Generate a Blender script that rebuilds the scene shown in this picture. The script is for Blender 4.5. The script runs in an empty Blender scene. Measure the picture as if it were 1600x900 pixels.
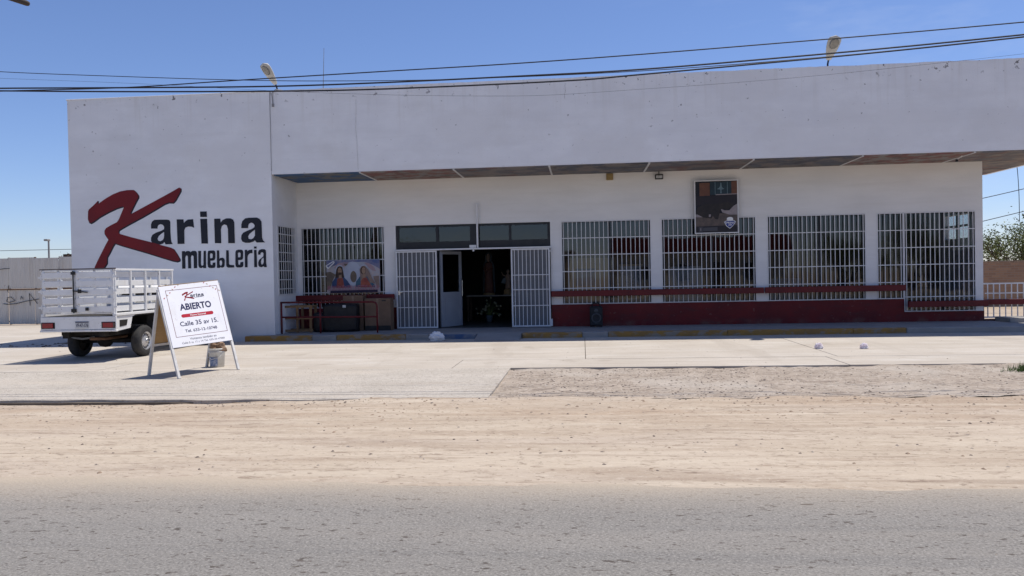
import bpy, bmesh, math, random
from mathutils import Vector, Matrix, noise
random.seed(7)
SC = bpy.context.scene
COL = SC.collection

# ------------------------------------------------------------------ camera
YAW, PITCH, ROLL = math.atan(0.092), math.atan(20 / 1200), 0.02
fw = Vector((-math.sin(YAW) * math.cos(PITCH), math.cos(YAW) * math.cos(PITCH), -math.sin(PITCH)))
rt = Vector((math.cos(YAW), math.sin(YAW), 0))
up = rt.cross(fw)
r2 = rt * math.cos(ROLL) - up * math.sin(ROLL)
u2 = rt * math.sin(ROLL) + up * math.cos(ROLL)
cam = bpy.data.cameras.new('camera')
cam.sensor_width = 36; cam.lens = 27; cam.clip_start = 0.1; cam.clip_end = 3000
camo = bpy.data.objects.new('camera', cam); COL.objects.link(camo)
M = Matrix((r2, u2, -fw)).transposed().to_4x4(); M.translation = Vector((0, 0, 1.6))
camo.matrix_world = M
SC.camera = camo

# ------------------------------------------------------------------ sky, sun, exposure
SUN = Vector((0.32, 0.22, 1.0)).normalized()
W = bpy.data.worlds.new('World'); SC.world = W; W.use_nodes = True
wn, wl = W.node_tree.nodes, W.node_tree.links
wn.clear()
sky = wn.new('ShaderNodeTexSky'); sky.sky_type = 'NISHITA'; sky.sun_disc = False
sky.sun_elevation = math.asin(SUN.z); sky.sun_rotation = math.atan2(SUN.x, SUN.y)
sky.altitude = 600; sky.air_density = 1.0; sky.dust_density = 0.3; sky.ozone_density = 5.0
bg = wn.new('ShaderNodeBackground'); bg.inputs[1].default_value = 0.12
wo = wn.new('ShaderNodeOutputWorld')
tint = wn.new('ShaderNodeMix'); tint.data_type = 'RGBA'; tint.blend_type = 'MULTIPLY'; tint.inputs[0].default_value = 1.0
tint.inputs[7].default_value = (0.86, 0.845, 0.985, 1)     # the hot hazy blue of the photograph
wl.new(sky.outputs[0], tint.inputs[6]); 
wtc = wn.new('ShaderNodeTexCoord'); wmp = wn.new('ShaderNodeMapping'); wmp.inputs['Rotation'].default_value = (0, 0.5, 0.3); wmp.inputs['Scale'].default_value = (1.2, 3.0, 6.0)
wnz = wn.new('ShaderNodeTexNoise'); wnz.inputs['Scale'].default_value = 1.7; wnz.inputs['Detail'].default_value = 7; wnz.inputs['Roughness'].default_value = 0.6
wmr = wn.new('ShaderNodeMapRange'); wmr.inputs['From Min'].default_value = 0.52; wmr.inputs['From Max'].default_value = 0.80; wmr.inputs['To Max'].default_value = 0.30
wcl = wn.new('ShaderNodeMix'); wcl.data_type = 'RGBA'; wcl.inputs[7].default_value = (5.6, 6.1, 7.2, 1)
wl.new(wtc.outputs['Generated'], wmp.inputs[0]); wl.new(wmp.outputs[0], wnz.inputs['Vector']); wl.new(wnz.outputs['Fac'], wmr.inputs['Value'])
wsp = wn.new('ShaderNodeSeparateXYZ'); wm2 = wn.new('ShaderNodeMapRange'); wm2.inputs['From Min'].default_value = -0.05; wm2.inputs['From Max'].default_value = 0.3   # wisps only towards the east
wmm = wn.new('ShaderNodeMath'); wmm.operation = 'MULTIPLY'; wl.new(wtc.outputs['Generated'], wsp.inputs[0]); wl.new(wsp.outputs[0], wm2.inputs['Value']); wl.new(wmr.outputs[0], wmm.inputs[0]); wl.new(wm2.outputs[0], wmm.inputs[1])
wl.new(wmm.outputs[0], wcl.inputs[0]); wl.new(tint.outputs[2], wcl.inputs[6]); wl.new(wcl.outputs[2], bg.inputs[0]); wl.new(bg.outputs[0], wo.inputs[0])
sl = bpy.data.lights.new('sun', 'SUN'); sl.energy = 4.5; sl.angle = math.radians(0.5); sl.color = (1.0, 0.945, 0.855)
so = bpy.data.objects.new('sun', sl); COL.objects.link(so)
so.rotation_euler = SUN.to_track_quat('Z', 'Y').to_euler(); so.location = (20, 15, 40)
SC.view_settings.view_transform = 'Standard'; SC.view_settings.look = 'None'
SC.view_settings.exposure = 0.16; SC.view_settings.gamma = 1.0

# ------------------------------------------------------------------ materials
MATS = {}
def mat(name, c1, c2=None, scale=4.0, rough=0.8, bump=0.0, bscale=40.0, metal=0.0, stretch=(1, 1, 1), lo=0.35, hi=0.65, layers=(), detail=6.0, spec=0.3, edge=None, wave=None):
    """noise-blended surface; layers = (scale, stretch, from, to, colour, strength[, mask (axis, from, to)])"""
    m = bpy.data.materials.new(name); m.use_nodes = True
    nt = m.node_tree; N, L = nt.nodes, nt.links
    p = N['Principled BSDF']
    p.inputs['Roughness'].default_value = rough; p.inputs['Metallic'].default_value = metal
    p.inputs['Specular IOR Level'].default_value = spec
    tc = N.new('ShaderNodeTexCoord')
    def nz(sc, st, det=detail):
        mp = N.new('ShaderNodeMapping'); mp.inputs['Scale'].default_value = st[:3]
        if len(st) > 3: mp.inputs['Rotation'].default_value = (0, 0, st[3])
        L.new(tc.outputs['Object'], mp.inputs[0])
        t = N.new('ShaderNodeTexNoise'); t.inputs['Scale'].default_value = sc; t.inputs['Detail'].default_value = det
        t.inputs['Roughness'].default_value = 0.6
        t.inputs['Distortion'].default_value = 0.35 if len(st) > 3 else 0.0
        L.new(mp.outputs[0], t.inputs['Vector']); return t.outputs['Fac']
    def mr(v, a, b):
        r = N.new('ShaderNodeMapRange'); r.clamp = True
        r.inputs['From Min'].default_value = a; r.inputs['From Max'].default_value = b
        L.new(v, r.inputs['Value']); return r.outputs[0]
    def mul(a, b):
        k = N.new('ShaderNodeMath'); k.operation = 'MULTIPLY'; L.new(a, k.inputs[0])
        if isinstance(b, float): k.inputs[1].default_value = b
        else: L.new(b, k.inputs[1])
        return k.outputs[0]
    def mix(fac, a, b):
        x = N.new('ShaderNodeMix'); x.data_type = 'RGBA'
        L.new(fac, x.inputs[0])
        for s, i in ((a, 6), (b, 7)):
            if isinstance(s, tuple): x.inputs[i].default_value = (*s, 1)
            else: L.new(s, x.inputs[i])
        return x.outputs[2]
    c2 = c2 or tuple(v * 0.86 for v in c1)
    col = mix(mr(nz(scale, stretch), lo, hi), tuple(c1), tuple(c2))
    sep = N.new('ShaderNodeSeparateXYZ'); L.new(tc.outputs['Object'], sep.inputs[0])
    for ly in layers:
        f = mul(mr(nz(ly[0], ly[1]), ly[2], ly[3]), float(ly[5]))
        if len(ly) > 6: f = mul(f, mr(sep.outputs[ly[6][0]], ly[6][1], ly[6][2]))
        col = mix(f, col, tuple(ly[4]))
    if edge:   # (axis, from, to, noise amount, colour): wind-blown cover that thickens along an axis
        ad = N.new('ShaderNodeMath'); ad.operation = 'MULTIPLY_ADD'
        L.new(nz(1.3, (0.5, 1, 1)), ad.inputs[0]); ad.inputs[1].default_value = edge[3]; L.new(sep.outputs[edge[0]], ad.inputs[2])
        g = mr(ad.outputs[0], edge[1], edge[2])
        g2 = N.new('ShaderNodeMath'); g2.operation = 'MULTIPLY_ADD'; g2.use_clamp = True
        L.new(nz(55, (1, 1, 1), 2), g2.inputs[0]); g2.inputs[1].default_value = 0.5
        k = N.new('ShaderNodeMath'); k.operation = 'MULTIPLY_ADD'; L.new(g, k.inputs[0]); k.inputs[1].default_value = 1.35; k.inputs[2].default_value = -0.4
        L.new(k.outputs[0], g2.inputs[2])
        col = mix(mul(g2.outputs[0], g), col, tuple(edge[4]))
    L.new(col, p.inputs['Base Color'])
    if bump:
        b = N.new('ShaderNodeBump'); b.inputs['Strength'].default_value = bump; b.inputs['Distance'].default_value = 0.02
        L.new(nz(bscale, stretch), b.inputs['Height']); L.new(b.outputs[0], p.inputs['Normal'])
    MATS[name] = m
    return m

S1 = (1, 1, 1)
PAINT_W = (0.80, 0.80, 0.81)
mat('wall_white', PAINT_W, (0.73, 0.73, 0.745), 0.9, 0.85, 0.25, 30, stretch=(1, 1, 1.8), layers=[
    (1.6, (0.25, 1, 2.2), 0.5, 0.75, (0.65, 0.64, 0.64), 0.4),
    (0.7, S1, 0.55, 0.75, (0.65, 0.63, 0.60), 0.4),
    (2.6, (3.0, 1, 0.1), 0.54, 0.68, (0.54, 0.51, 0.47), 0.30, (2, 5.2, 6.7)), (0.5, (1, 1, 1.4), 0.50, 0.58, (0.72, 0.71, 0.71), 0.5),
    (5.5, (1, 1, 1.1), 0.635, 0.66, (0.10, 0.09, 0.085), 0.85, (2, 6.25, 6.5)),
    (8.0, S1, 0.675, 0.69, (0.12, 0.11, 0.10), 0.7, (2, 3.5, 6.0)),
    (1.4, (1, 1, 0.5), 0.60, 0.8, (0.47, 0.44, 0.40), 0.45, (2, 0.8, 0.0))])
mat('wall_recess', (0.80, 0.785, 0.77), (0.73, 0.715, 0.70), 1.1, 0.85, 0.25, 28, stretch=(0.5, 1, 1.6), layers=[
    (1.8, (0.2, 1, 2.6), 0.5, 0.75, (0.66, 0.64, 0.61), 0.5)])
mat('red_paint', (0.155, 0.010, 0.011), (0.105, 0.009, 0.011), 1.7, 0.6, 0.15, 30, layers=[(3.2, (0.6, 1, 2), 0.54, 0.68, (0.075, 0.018, 0.02), 0.7), (11, S1, 0.64, 0.67, (0.20, 0.12, 0.10), 0.5), (2.5, S1, 0.45, 0.65, (0.17, 0.10, 0.08), 0.55, (2, 0.32, 0.14))])
mat('red_rail', (0.15, 0.011, 0.013), (0.105, 0.010, 0.012), 3, 0.5, layers=[(9, S1, 0.62, 0.7, (0.07, 0.03, 0.025), 0.6)])
mat('black_paint', (0.012, 0.014, 0.022), (0.017, 0.019, 0.028), 3, 0.6)
mat('red_letter', (0.20, 0.010, 0.014), (0.145, 0.009, 0.014), 1.5, 0.6)
mat('white_metal', (0.74, 0.74, 0.75), (0.66, 0.65, 0.65), 6, 0.45, layers=[(14, S1, 0.66, 0.72, (0.30, 0.20, 0.14), 0.5)])
mat('truck_white', (0.80, 0.80, 0.80), (0.72, 0.72, 0.71), 3, 0.35, spec=0.5, layers=[(5, (1, 1, 0.5), 0.6, 0.75, (0.52, 0.48, 0.43), 0.4), (20, S1, 0.635, 0.66, (0.28, 0.18, 0.12), 0.6), (3, (1, 1, 0.3), 0.56, 0.7, (0.60, 0.57, 0.53), 0.5)])
mat('dark_frame', (0.018, 0.020, 0.024), (0.03, 0.03, 0.034), 5, 0.4)
mat('mesh_panel', (0.17, 0.175, 0.185), (0.10, 0.103, 0.11), 60, 0.6, 0.3, 120, layers=[(2.0, S1, 0.4, 0.75, (0.20, 0.21, 0.23), 0.4)])
mat('alu_door', (0.33, 0.35, 0.39), (0.29, 0.31, 0.35), 2, 0.45)
mat('interior', (0.06, 0.055, 0.05), (0.045, 0.043, 0.042), 1, 0.9)  # dark tone of the added liners that keep the rooms dim
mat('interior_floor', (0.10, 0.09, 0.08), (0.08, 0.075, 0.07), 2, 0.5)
mat('soffit_blue', (0.05, 0.11, 0.22), (0.17, 0.17, 0.17), 2.1, 0.7, lo=0.45, hi=0.55, layers=[(2.4, S1, 0.55, 0.7, (0.03, 0.03, 0.035), 0.7)])
mat('soffit_red', (0.23, 0.105, 0.095), (0.27, 0.25, 0.23), 2.3, 0.7, lo=0.45, hi=0.55, layers=[(2.2, S1, 0.5, 0.65, (0.07, 0.05, 0.05), 0.7)])
mat('soffit_tan', (0.22, 0.195, 0.185), (0.13, 0.13, 0.15), 1.9, 0.7, lo=0.45, hi=0.55, layers=[(2.0, S1, 0.52, 0.68, (0.17, 0.06, 0.05), 0.7)])
mat('soffit_grey', (0.10, 0.11, 0.14), (0.20, 0.175, 0.165), 2.2, 0.7, lo=0.45, hi=0.55, layers=[(2.0, S1, 0.52, 0.66, (0.04, 0.035, 0.04), 0.7)])
mat('concrete', (0.485, 0.437, 0.38), (0.425, 0.378, 0.322), 0.55, 0.9, 0.25, 45, layers=[
    (1.7, (0.35, 1.5, 1), 0.52, 0.68, (0.53, 0.50, 0.455), 0.7), (0.35, (0.5, 2.0, 1), 0.50, 0.64, (0.39, 0.34, 0.28), 0.55),
    (30, S1, 0.56, 0.66, (0.30, 0.26, 0.21), 0.5), (7, (0.4, 1.5, 1), 0.62, 0.70, (0.30, 0.25, 0.20), 0.55), (2.2, (0.12, 2.2, 1), 0.56, 0.66, (0.36, 0.31, 0.26), 0.6), (0.9, (0.9, 0.16, 1, 0.4), 0.56, 0.66, (0.37, 0.325, 0.275), 0.5), (1.1, S1, 0.60, 0.68, (0.33, 0.285, 0.235), 0.5)])
mat('aggregate', (0.475, 0.43, 0.375), (0.40, 0.36, 0.31), 1.2, 0.95, 0.8, 40, layers=[
    (17, (0.8, 1.2, 1), 0.56, 0.62, (0.22, 0.18, 0.145), 0.7), (28, S1, 0.56, 0.64, (0.60, 0.565, 0.51), 0.65), (9, (0.7, 1.4, 1), 0.62, 0.68, (0.20, 0.16, 0.13), 0.5),
    (0.6, (0.5, 1.6, 1), 0.52, 0.66, (0.50, 0.44, 0.37), 0.6), (1.1, (0.3, 1.8, 1), 0.56, 0.68, (0.35, 0.295, 0.24), 0.5)])
mat('joint_soil', (0.17, 0.14, 0.11), (0.12, 0.10, 0.08), 6, 0.95)
mat('dirt', (0.495, 0.417, 0.328), (0.430, 0.353, 0.270), 0.8, 0.95, 0.9, 22, stretch=(0.35, 1, 1), layers=[
    (0.45, (0.3, 1.4, 1), 0.48, 0.60, (0.43, 0.355, 0.283), 0.7), (0.8, (0.35, 1.5, 1), 0.42, 0.58, (0.360, 0.268, 0.192), 0.75, (1, 7.6, 8.9)), (1.7, (0.3, 0.9, 1, 0.5), 0.56, 0.64, (0.37, 0.30, 0.235), 0.5),
    (1.3, (0.22, 2.0, 1, 0.05), 0.52, 0.62, (0.35, 0.272, 0.203), 0.6), (2.6, (0.12, 2.4, 1, 0.10), 0.57, 0.64, (0.29, 0.222, 0.168), 0.55), (2.9, (0.11, 2.2, 1, -0.07), 0.58, 0.65, (0.30, 0.23, 0.17), 0.5), (2.2, (0.16, 2.4, 1, 0.03), 0.54, 0.66, (0.53, 0.455, 0.36), 0.5),
    (9, (0.5, 1.2, 1), 0.57, 0.64, (0.285, 0.215, 0.16), 0.5), (14, (0.6, 1.2, 1, 0.3), 0.58, 0.66, (0.57, 0.495, 0.40), 0.4), (6, (0.35, 1.5, 1, -0.1), 0.61, 0.66, (0.20, 0.145, 0.105), 0.6),
    (22, (0.7, 1.1, 1), 0.60, 0.65, (0.18, 0.13, 0.095), 0.6), (40, S1, 0.58, 0.66, (0.56, 0.49, 0.40), 0.35)])
mat('gravel_soil', (0.40, 0.335, 0.275), (0.31, 0.255, 0.205), 2.2, 0.95, 0.9, 30, layers=[
    (13, (0.8, 1.3, 1), 0.54, 0.61, (0.17, 0.135, 0.108), 0.75), (5, (0.5, 1.5, 1), 0.57, 0.66, (0.17, 0.13, 0.105), 0.55), (22, S1, 0.57, 0.65, (0.54, 0.49, 0.43), 0.65), (0.5, S1, 0.5, 0.62, (0.45, 0.40, 0.345), 0.6)])
mat('terrain', (0.40, 0.325, 0.25), (0.34, 0.27, 0.20), 0.3, 0.95, 0.3, 10, layers=[(0.09, S1, 0.55, 0.7, (0.25, 0.23, 0.15), 0.6), (6, S1, 0.6, 0.72, (0.26, 0.20, 0.15), 0.5)])
mat('asphalt', (0.258, 0.242, 0.222), (0.222, 0.209, 0.192), 0.9, 0.9, 0.8, 60, stretch=(0.4, 1, 1), spec=0.12, layers=[
    (0.5, (0.10, 1.3, 1), 0.46, 0.60, (0.285, 0.258, 0.228), 0.6), (1.4, (0.05, 2.5, 1, 0.02), 0.52, 0.64, (0.200, 0.191, 0.180), 0.55),
    (55, S1, 0.50, 0.62, (0.36, 0.340, 0.312), 0.65), (62, S1, 0.52, 0.62, (0.115, 0.108, 0.101), 0.55),
    (18, (0.55, 1.0, 1), 0.64, 0.665, (0.085, 0.070, 0.060), 0.85), (24, (0.5, 1.0, 1), 0.62, 0.65, (0.09, 0.073, 0.063), 0.75), (11, (0.5, 1.0, 1), 0.675, 0.695, (0.10, 0.082, 0.07), 0.8)],
    edge=(1, 5.25, 6.4, 0.45, (0.46, 0.385, 0.30)))
mat('sidewalk', (0.33, 0.31, 0.29), (0.27, 0.255, 0.24), 1.5, 0.9, 0.3, 40, layers=[(4, S1, 0.6, 0.75, (0.18, 0.165, 0.15), 0.5)])
mat('kerb_yellow', (0.37, 0.20, 0.045), (0.27, 0.155, 0.055), 4, 0.7, 0.3, 40, layers=[(7, (0.6, 1, 1), 0.50, 0.62, (0.27, 0.25, 0.22), 0.75)])
mat('ramp_blue', (0.07, 0.115, 0.21), (0.20, 0.21, 0.23), 3, 0.8, layers=[(6, S1, 0.55, 0.65, (0.26, 0.25, 0.24), 0.6)])
mat('clod', (0.33, 0.25, 0.18), (0.25, 0.185, 0.135), 9, 0.95)
mat('stone', (0.40, 0.34, 0.28), (0.22, 0.18, 0.15), 9, 0.9)
mat('stone_dark', (0.17, 0.135, 0.11), (0.10, 0.08, 0.07), 9, 0.9)
mat('rubber', (0.030, 0.030, 0.031), (0.055, 0.052, 0.05), 8, 0.85)
mat('rim_steel', (0.60, 0.60, 0.61), (0.50, 0.50, 0.50), 9, 0.35, metal=0.6)
mat('underbody', (0.016, 0.015, 0.014), (0.035, 0.03, 0.026), 7, 0.8)
mat('tail_red', (0.33, 0.012, 0.016), (0.22, 0.008, 0.012), 30, 0.25, spec=0.6)
mat('tail_dark', (0.05, 0.035, 0.035), (0.09, 0.05, 0.05), 20, 0.3, spec=0.6)
mat('plate_white', (0.62, 0.63, 0.62), (0.5, 0.51, 0.5), 12, 0.5)
mat('black_metal', (0.014, 0.014, 0.016), (0.03, 0.028, 0.026), 8, 0.5)
mat('chrome', (0.55, 0.55, 0.56), (0.45, 0.45, 0.46), 8, 0.25, metal=0.9)
mat('sign_white', (0.80, 0.80, 0.83), (0.76, 0.76, 0.80), 2, 0.45, layers=[(3, (1, 1, 0.6), 0.56, 0.7, (0.66, 0.63, 0.60), 0.35), (18, S1, 0.64, 0.67, (0.5, 0.45, 0.40), 0.4)])
mat('hardboard', (0.42, 0.27, 0.12), (0.35, 0.215, 0.095), 2.5, 0.7, layers=[(8, (0.3, 1, 3), 0.55, 0.7, (0.48, 0.33, 0.17), 0.5)])
mat('sign_leg', (0.66, 0.65, 0.63), (0.54, 0.52, 0.49), 8, 0.6)
mat('ink_navy', (0.018, 0.020, 0.085)); mat('ink_red', (0.45, 0.018, 0.04)); mat('ink_border', (0.16, 0.03, 0.05)); mat('ink_grey', (0.09, 0.09, 0.13)); mat('ink_white', (0.8, 0.8, 0.8))
mat('bucket_white', (0.66, 0.66, 0.64), (0.55, 0.54, 0.52), 7, 0.5, layers=[(9, (1, 1, 0.5), 0.58, 0.7, (0.38, 0.34, 0.30), 0.6)])
mat('bucket_label', (0.06, 0.12, 0.30), (0.45, 0.48, 0.55), 16, 0.5)
mat('cardboard', (0.20, 0.125, 0.08), (0.16, 0.10, 0.065), 3, 0.85)
mat('paper_brown', (0.30, 0.21, 0.15), (0.20, 0.13, 0.09), 9, 0.9)
mat('plastic_bag', (0.78, 0.78, 0.79), (0.66, 0.66, 0.68), 7, 0.35, spec=0.5)
mat('pink_bag', (0.84, 0.70, 0.74), (0.84, 0.82, 0.82), 9, 0.4)
mat('wood', (0.27, 0.165, 0.08), (0.19, 0.11, 0.055), 6, 0.75, stretch=(1, 1, 0.4))
mat('wood_dark', (0.09, 0.055, 0.035), (0.06, 0.04, 0.03), 6, 0.7)
mat('black_wrap', (0.010, 0.010, 0.012), (0.018, 0.018, 0.021), 9, 0.45, 0.4, 18, spec=0.3)
mat('speaker_black', (0.012, 0.013, 0.016), (0.022, 0.023, 0.027), 8, 0.6)
mat('speaker_ring', (0.07, 0.075, 0.085), (0.045, 0.05, 0.055), 8, 0.4)
mat('lamp_grey', (0.55, 0.53, 0.48), (0.46, 0.44, 0.39), 8, 0.5, layers=[(6, S1, 0.58, 0.7, (0.33, 0.30, 0.25), 0.5)])
mat('lamp_lens', (0.22, 0.21, 0.18), (0.32, 0.30, 0.26), 8, 0.2, spec=0.6)
mat('lamp_white', (0.75, 0.75, 0.75))
mat('cable_black', (0.010, 0.011, 0.02), (0.016, 0.017, 0.028), 3, 0.6)
mat('flood_lens', (0.55, 0.56, 0.55), (0.3, 0.3, 0.3), 20, 0.2)
mat('wall_box', (0.34, 0.24, 0.10), (0.27, 0.19, 0.085), 12, 0.6)
mat('sheet_metal', (0.62, 0.595, 0.55), (0.53, 0.505, 0.465), 1.6, 0.6, stretch=(2, 1, 0.3), layers=[(2.5, (2.0, 1, 0.2), 0.55, 0.7, (0.42, 0.36, 0.29), 0.5), (8, S1, 0.64, 0.72, (0.22, 0.12, 0.07), 0.5)])
mat('rust', (0.20, 0.11, 0.065), (0.13, 0.075, 0.05), 9, 0.85)
mat('tan_wall', (0.30, 0.23, 0.17), (0.24, 0.185, 0.14), 1.5, 0.9)
mat('cream_wall', (0.55, 0.50, 0.40), (0.50, 0.45, 0.36), 1.2, 0.9)
mat('pole_wood', (0.10, 0.075, 0.055), (0.065, 0.05, 0.04), 5, 0.9, stretch=(1, 1, 0.15))
mat('pole_grey', (0.30, 0.30, 0.30), (0.22, 0.22, 0.22), 5, 0.7)
mat('bark', (0.11, 0.08, 0.055), (0.07, 0.052, 0.04), 9, 0.95, 0.5, 20)
mat('leaf', (0.125, 0.155, 0.045), (0.085, 0.11, 0.035), 1.3, 0.8); mat('leaf_pale', (0.21, 0.23, 0.085), (0.15, 0.175, 0.06), 1.3, 0.8)
mat('grass_green', (0.07, 0.13, 0.03), (0.11, 0.15, 0.05), 5, 0.8)
mat('robe_red', (0.16, 0.075, 0.055), (0.11, 0.05, 0.045), 5, 0.7); mat('mantle', (0.16, 0.20, 0.23), (0.12, 0.15, 0.18), 5, 0.7); mat('skin_clay', (0.30, 0.21, 0.16), (0.25, 0.18, 0.14), 5, 0.7)
mat('gold_cloth', (0.34, 0.23, 0.11), (0.26, 0.18, 0.09), 5, 0.6); mat('petal', (0.30, 0.28, 0.16), (0.22, 0.22, 0.16), 5, 0.7)
mat('table_top', (0.30, 0.28, 0.25), (0.25, 0.235, 0.21), 5, 0.5)

def brick_mat():
    m = bpy.data.materials.new('brick_wall'); m.use_nodes = True
    N, L = m.node_tree.nodes, m.node_tree.links; p = N['Principled BSDF']; p.inputs['Roughness'].default_value = 0.9
    tc = N.new('ShaderNodeTexCoord'); mp = N.new('ShaderNodeMapping'); mp.inputs['Rotation'].default_value = (math.pi / 2, 0, 0)
    b = N.new('ShaderNodeTexBrick'); b.inputs['Scale'].default_value = 1.0; b.inputs['Brick Width'].default_value = 0.3; b.inputs['Row Height'].default_value = 0.10
    b.inputs['Mortar Size'].default_value = 0.012
    b.inputs['Color1'].default_value = (0.33, 0.20, 0.125, 1); b.inputs['Color2'].default_value = (0.25, 0.15, 0.10, 1); b.inputs['Mortar'].default_value = (0.27, 0.20, 0.15, 1)
    L.new(tc.outputs['Object'], mp.inputs[0]); L.new(mp.outputs[0], b.inputs['Vector']); L.new(b.outputs[0], p.inputs['Base Color'])
    MATS['brick_wall'] = m
brick_mat()
def glass_mat(name, tint, refl):
    m = bpy.data.materials.new(name); m.use_nodes = True
    N, L = m.node_tree.nodes, m.node_tree.links; N.remove(N['Principled BSDF']); out = N['Material Output']
    t = N.new('ShaderNodeBsdfTransparent'); t.inputs[0].default_value = (*tint, 1)
    g = N.new('ShaderNodeBsdfGlossy'); g.inputs['Roughness'].default_value = 0.02; g.inputs[0].default_value = (1, 1, 1, 1)
    tc = N.new('ShaderNodeTexCoord'); nz = N.new('ShaderNodeTexNoise'); nz.inputs['Scale'].default_value = 1.6; L.new(tc.outputs['Object'], nz.inputs['Vector'])
    bp = N.new('ShaderNodeBump'); bp.inputs['Strength'].default_value = 0.04; bp.inputs['Distance'].default_value = 0.05
    L.new(nz.outputs['Fac'], bp.inputs['Height']); L.new(bp.outputs[0], g.inputs['Normal'])
    f = N.new('ShaderNodeFresnel'); f.inputs['IOR'].default_value = 1.5
    a = N.new('ShaderNodeMath'); a.operation = 'MULTIPLY'; a.inputs[1].default_value = refl; L.new(f.outputs[0], a.inputs[0])
    ge = N.new('ShaderNodeNewGeometry'); iv = N.new('ShaderNodeMath'); iv.operation = 'SUBTRACT'; iv.inputs[0].default_value = 1.0; L.new(ge.outputs['Backfacing'], iv.inputs[1])
    a2 = N.new('ShaderNodeMath'); a2.operation = 'MULTIPLY'; a2.use_clamp = True; L.new(a.outputs[0], a2.inputs[0]); L.new(iv.outputs[0], a2.inputs[1])
    mx = N.new('ShaderNodeMixShader'); L.new(a2.outputs[0], mx.inputs[0]); L.new(t.outputs[0], mx.inputs[1]); L.new(g.outputs[0], mx.inputs[2]); L.new(mx.outputs[0], out.inputs[0])
    MATS[name] = m
glass_mat('window_glass', (0.68, 0.71, 0.73), 1.7)
glass_mat('side_glass', (0.45, 0.47, 0.49), 0.25)
glass_mat('clear_glass', (0.90, 0.91, 0.92), 1.2)

# ------------------------------------------------------------------ mesh helpers
ORG = [Vector((0, 0, 0))]
class MB:
    def __init__(s): s.v = []; s.f = []
    def add(s, vs, fs):
        o = len(s.v); s.v += [Vector(v) for v in vs]; s.f += [tuple(i + o for i in f) for f in fs]; return s
    def box(s, x0, x1, y0, y1, z0, z1):
        return s.add([(x0, y0, z0), (x1, y0, z0), (x1, y1, z0), (x0, y1, z0), (x0, y0, z1), (x1, y0, z1), (x1, y1, z1), (x0, y1, z1)],
                     [(0, 3, 2, 1), (4, 5, 6, 7), (0, 1, 5, 4), (1, 2, 6, 5), (2, 3, 7, 6), (3, 0, 4, 7)])
    def bar(s, p, q, w, h=None, upv=(0, 0, 1)):
        p, q = Vector(p), Vector(q); h = h or w; d = (q - p).normalized(); u = Vector(upv)
        if abs(d.dot(u)) > 0.95: u = Vector((0, 1, 0))
        a = d.cross(u).normalized() * w / 2; b = a.cross(d).normalized() * h / 2
        vs = [p - a - b, p + a - b, p + a + b, p - a + b, q - a - b, q + a - b, q + a + b, q - a + b]
        return s.add(vs, [(0, 1, 2, 3), (7, 6, 5, 4), (0, 4, 5, 1), (1, 5, 6, 2), (2, 6, 7, 3), (3, 7, 4, 0)])
    def tube(s, path, r, n=6, caps=True):
        path = [Vector(p) for p in path]; rings = []; pa = None
        rr = r if isinstance(r, (list, tuple)) else [r] * len(path)
        for i, p in enumerate(path):
            d = (path[min(i + 1, len(path) - 1)] - path[max(i - 1, 0)]).normalized()
            if pa is None:
                u = Vector((0, 0, 1)) if abs(d.z) < 0.9 else Vector((1, 0, 0)); pa = d.cross(u).normalized()
            else: pa = (pa - d * pa.dot(d)).normalized()
            b = d.cross(pa)
            rings.append([p + (pa * math.cos(2 * math.pi * k / n) + b * math.sin(2 * math.pi * k / n)) * rr[i] for k in range(n)])
        vs = [v for r_ in rings for v in r_]; fs = []
        for i in range(len(rings) - 1):
            for k in range(n): fs.append((i * n + k, i * n + (k + 1) % n, (i + 1) * n + (k + 1) % n, (i + 1) * n + k))
        if caps: fs.append(tuple(range(n - 1, -1, -1))); fs.append(tuple((len(rings) - 1) * n + k for k in range(n)))
        return s.add(vs, fs)
    def lathe(s, prof, n=16, c=(0, 0, 0), sx=1, sy=1, axis='z', caps=True):
        vs = []
        for r, z in prof:
            for k in range(n):
                a = 2 * math.pi * k / n; x, y = r * math.cos(a) * sx, r * math.sin(a) * sy
                v = (x, y, z) if axis == 'z' else ((z, x, y) if axis == 'x' else (x, z, y))
                vs.append(Vector(v) + Vector(c))
        fs = []
        for i in range(len(prof) - 1):
            for k in range(n): fs.append((i * n + k, i * n + (k + 1) % n, (i + 1) * n + (k + 1) % n, (i + 1) * n + k))
        if caps: fs.append(tuple(range(n - 1, -1, -1))); fs.append(tuple((len(prof) - 1) * n + k for k in range(n)))
        return s.add(vs, fs)
    def prism(s, pts, off):      # pts: 3-D polygon, extruded by off
        n = len(pts); off = Vector(off); pts = [Vector(p) for p in pts]
        return s.add(pts + [p + off for p in pts], [tuple(range(n)), tuple(range(2 * n - 1, n - 1, -1))] + [(k, k + n, (k + 1) % n + n, (k + 1) % n) for k in range(n)])
    def build(s, name, m, parent=None, bevel=0, smooth=False, recalc=True, world=True):
        me = bpy.data.meshes.new(name)
        o_ = ORG[0] if world else Vector((0, 0, 0))
        me.from_pydata([v - o_ for v in s.v], [], s.f)
        if recalc or bevel:
            b = bmesh.new(); b.from_mesh(me)
            if recalc: bmesh.ops.recalc_face_normals(b, faces=b.faces)
            if bevel: bmesh.ops.bevel(b, geom=list(b.edges), offset=bevel, segments=1, affect='EDGES', clamp_overlap=True)
            b.to_mesh(me); b.free()
        if smooth: me.shade_smooth()
        ms = m if isinstance(m, (list, tuple)) else [m]
        for k in ms: me.materials.append(MATS[k])
        return link(name, me, parent)
def link(name, me, parent=None):
    o = bpy.data.objects.new(name, me); COL.objects.link(o)
    if parent is not None: o.parent = parent
    else: o.location = ORG[0]
    return o
def tag(o, label, cat, group=None):
    o['label'] = label; o['category'] = cat
    if group: o['group'] = group
    return o
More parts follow.
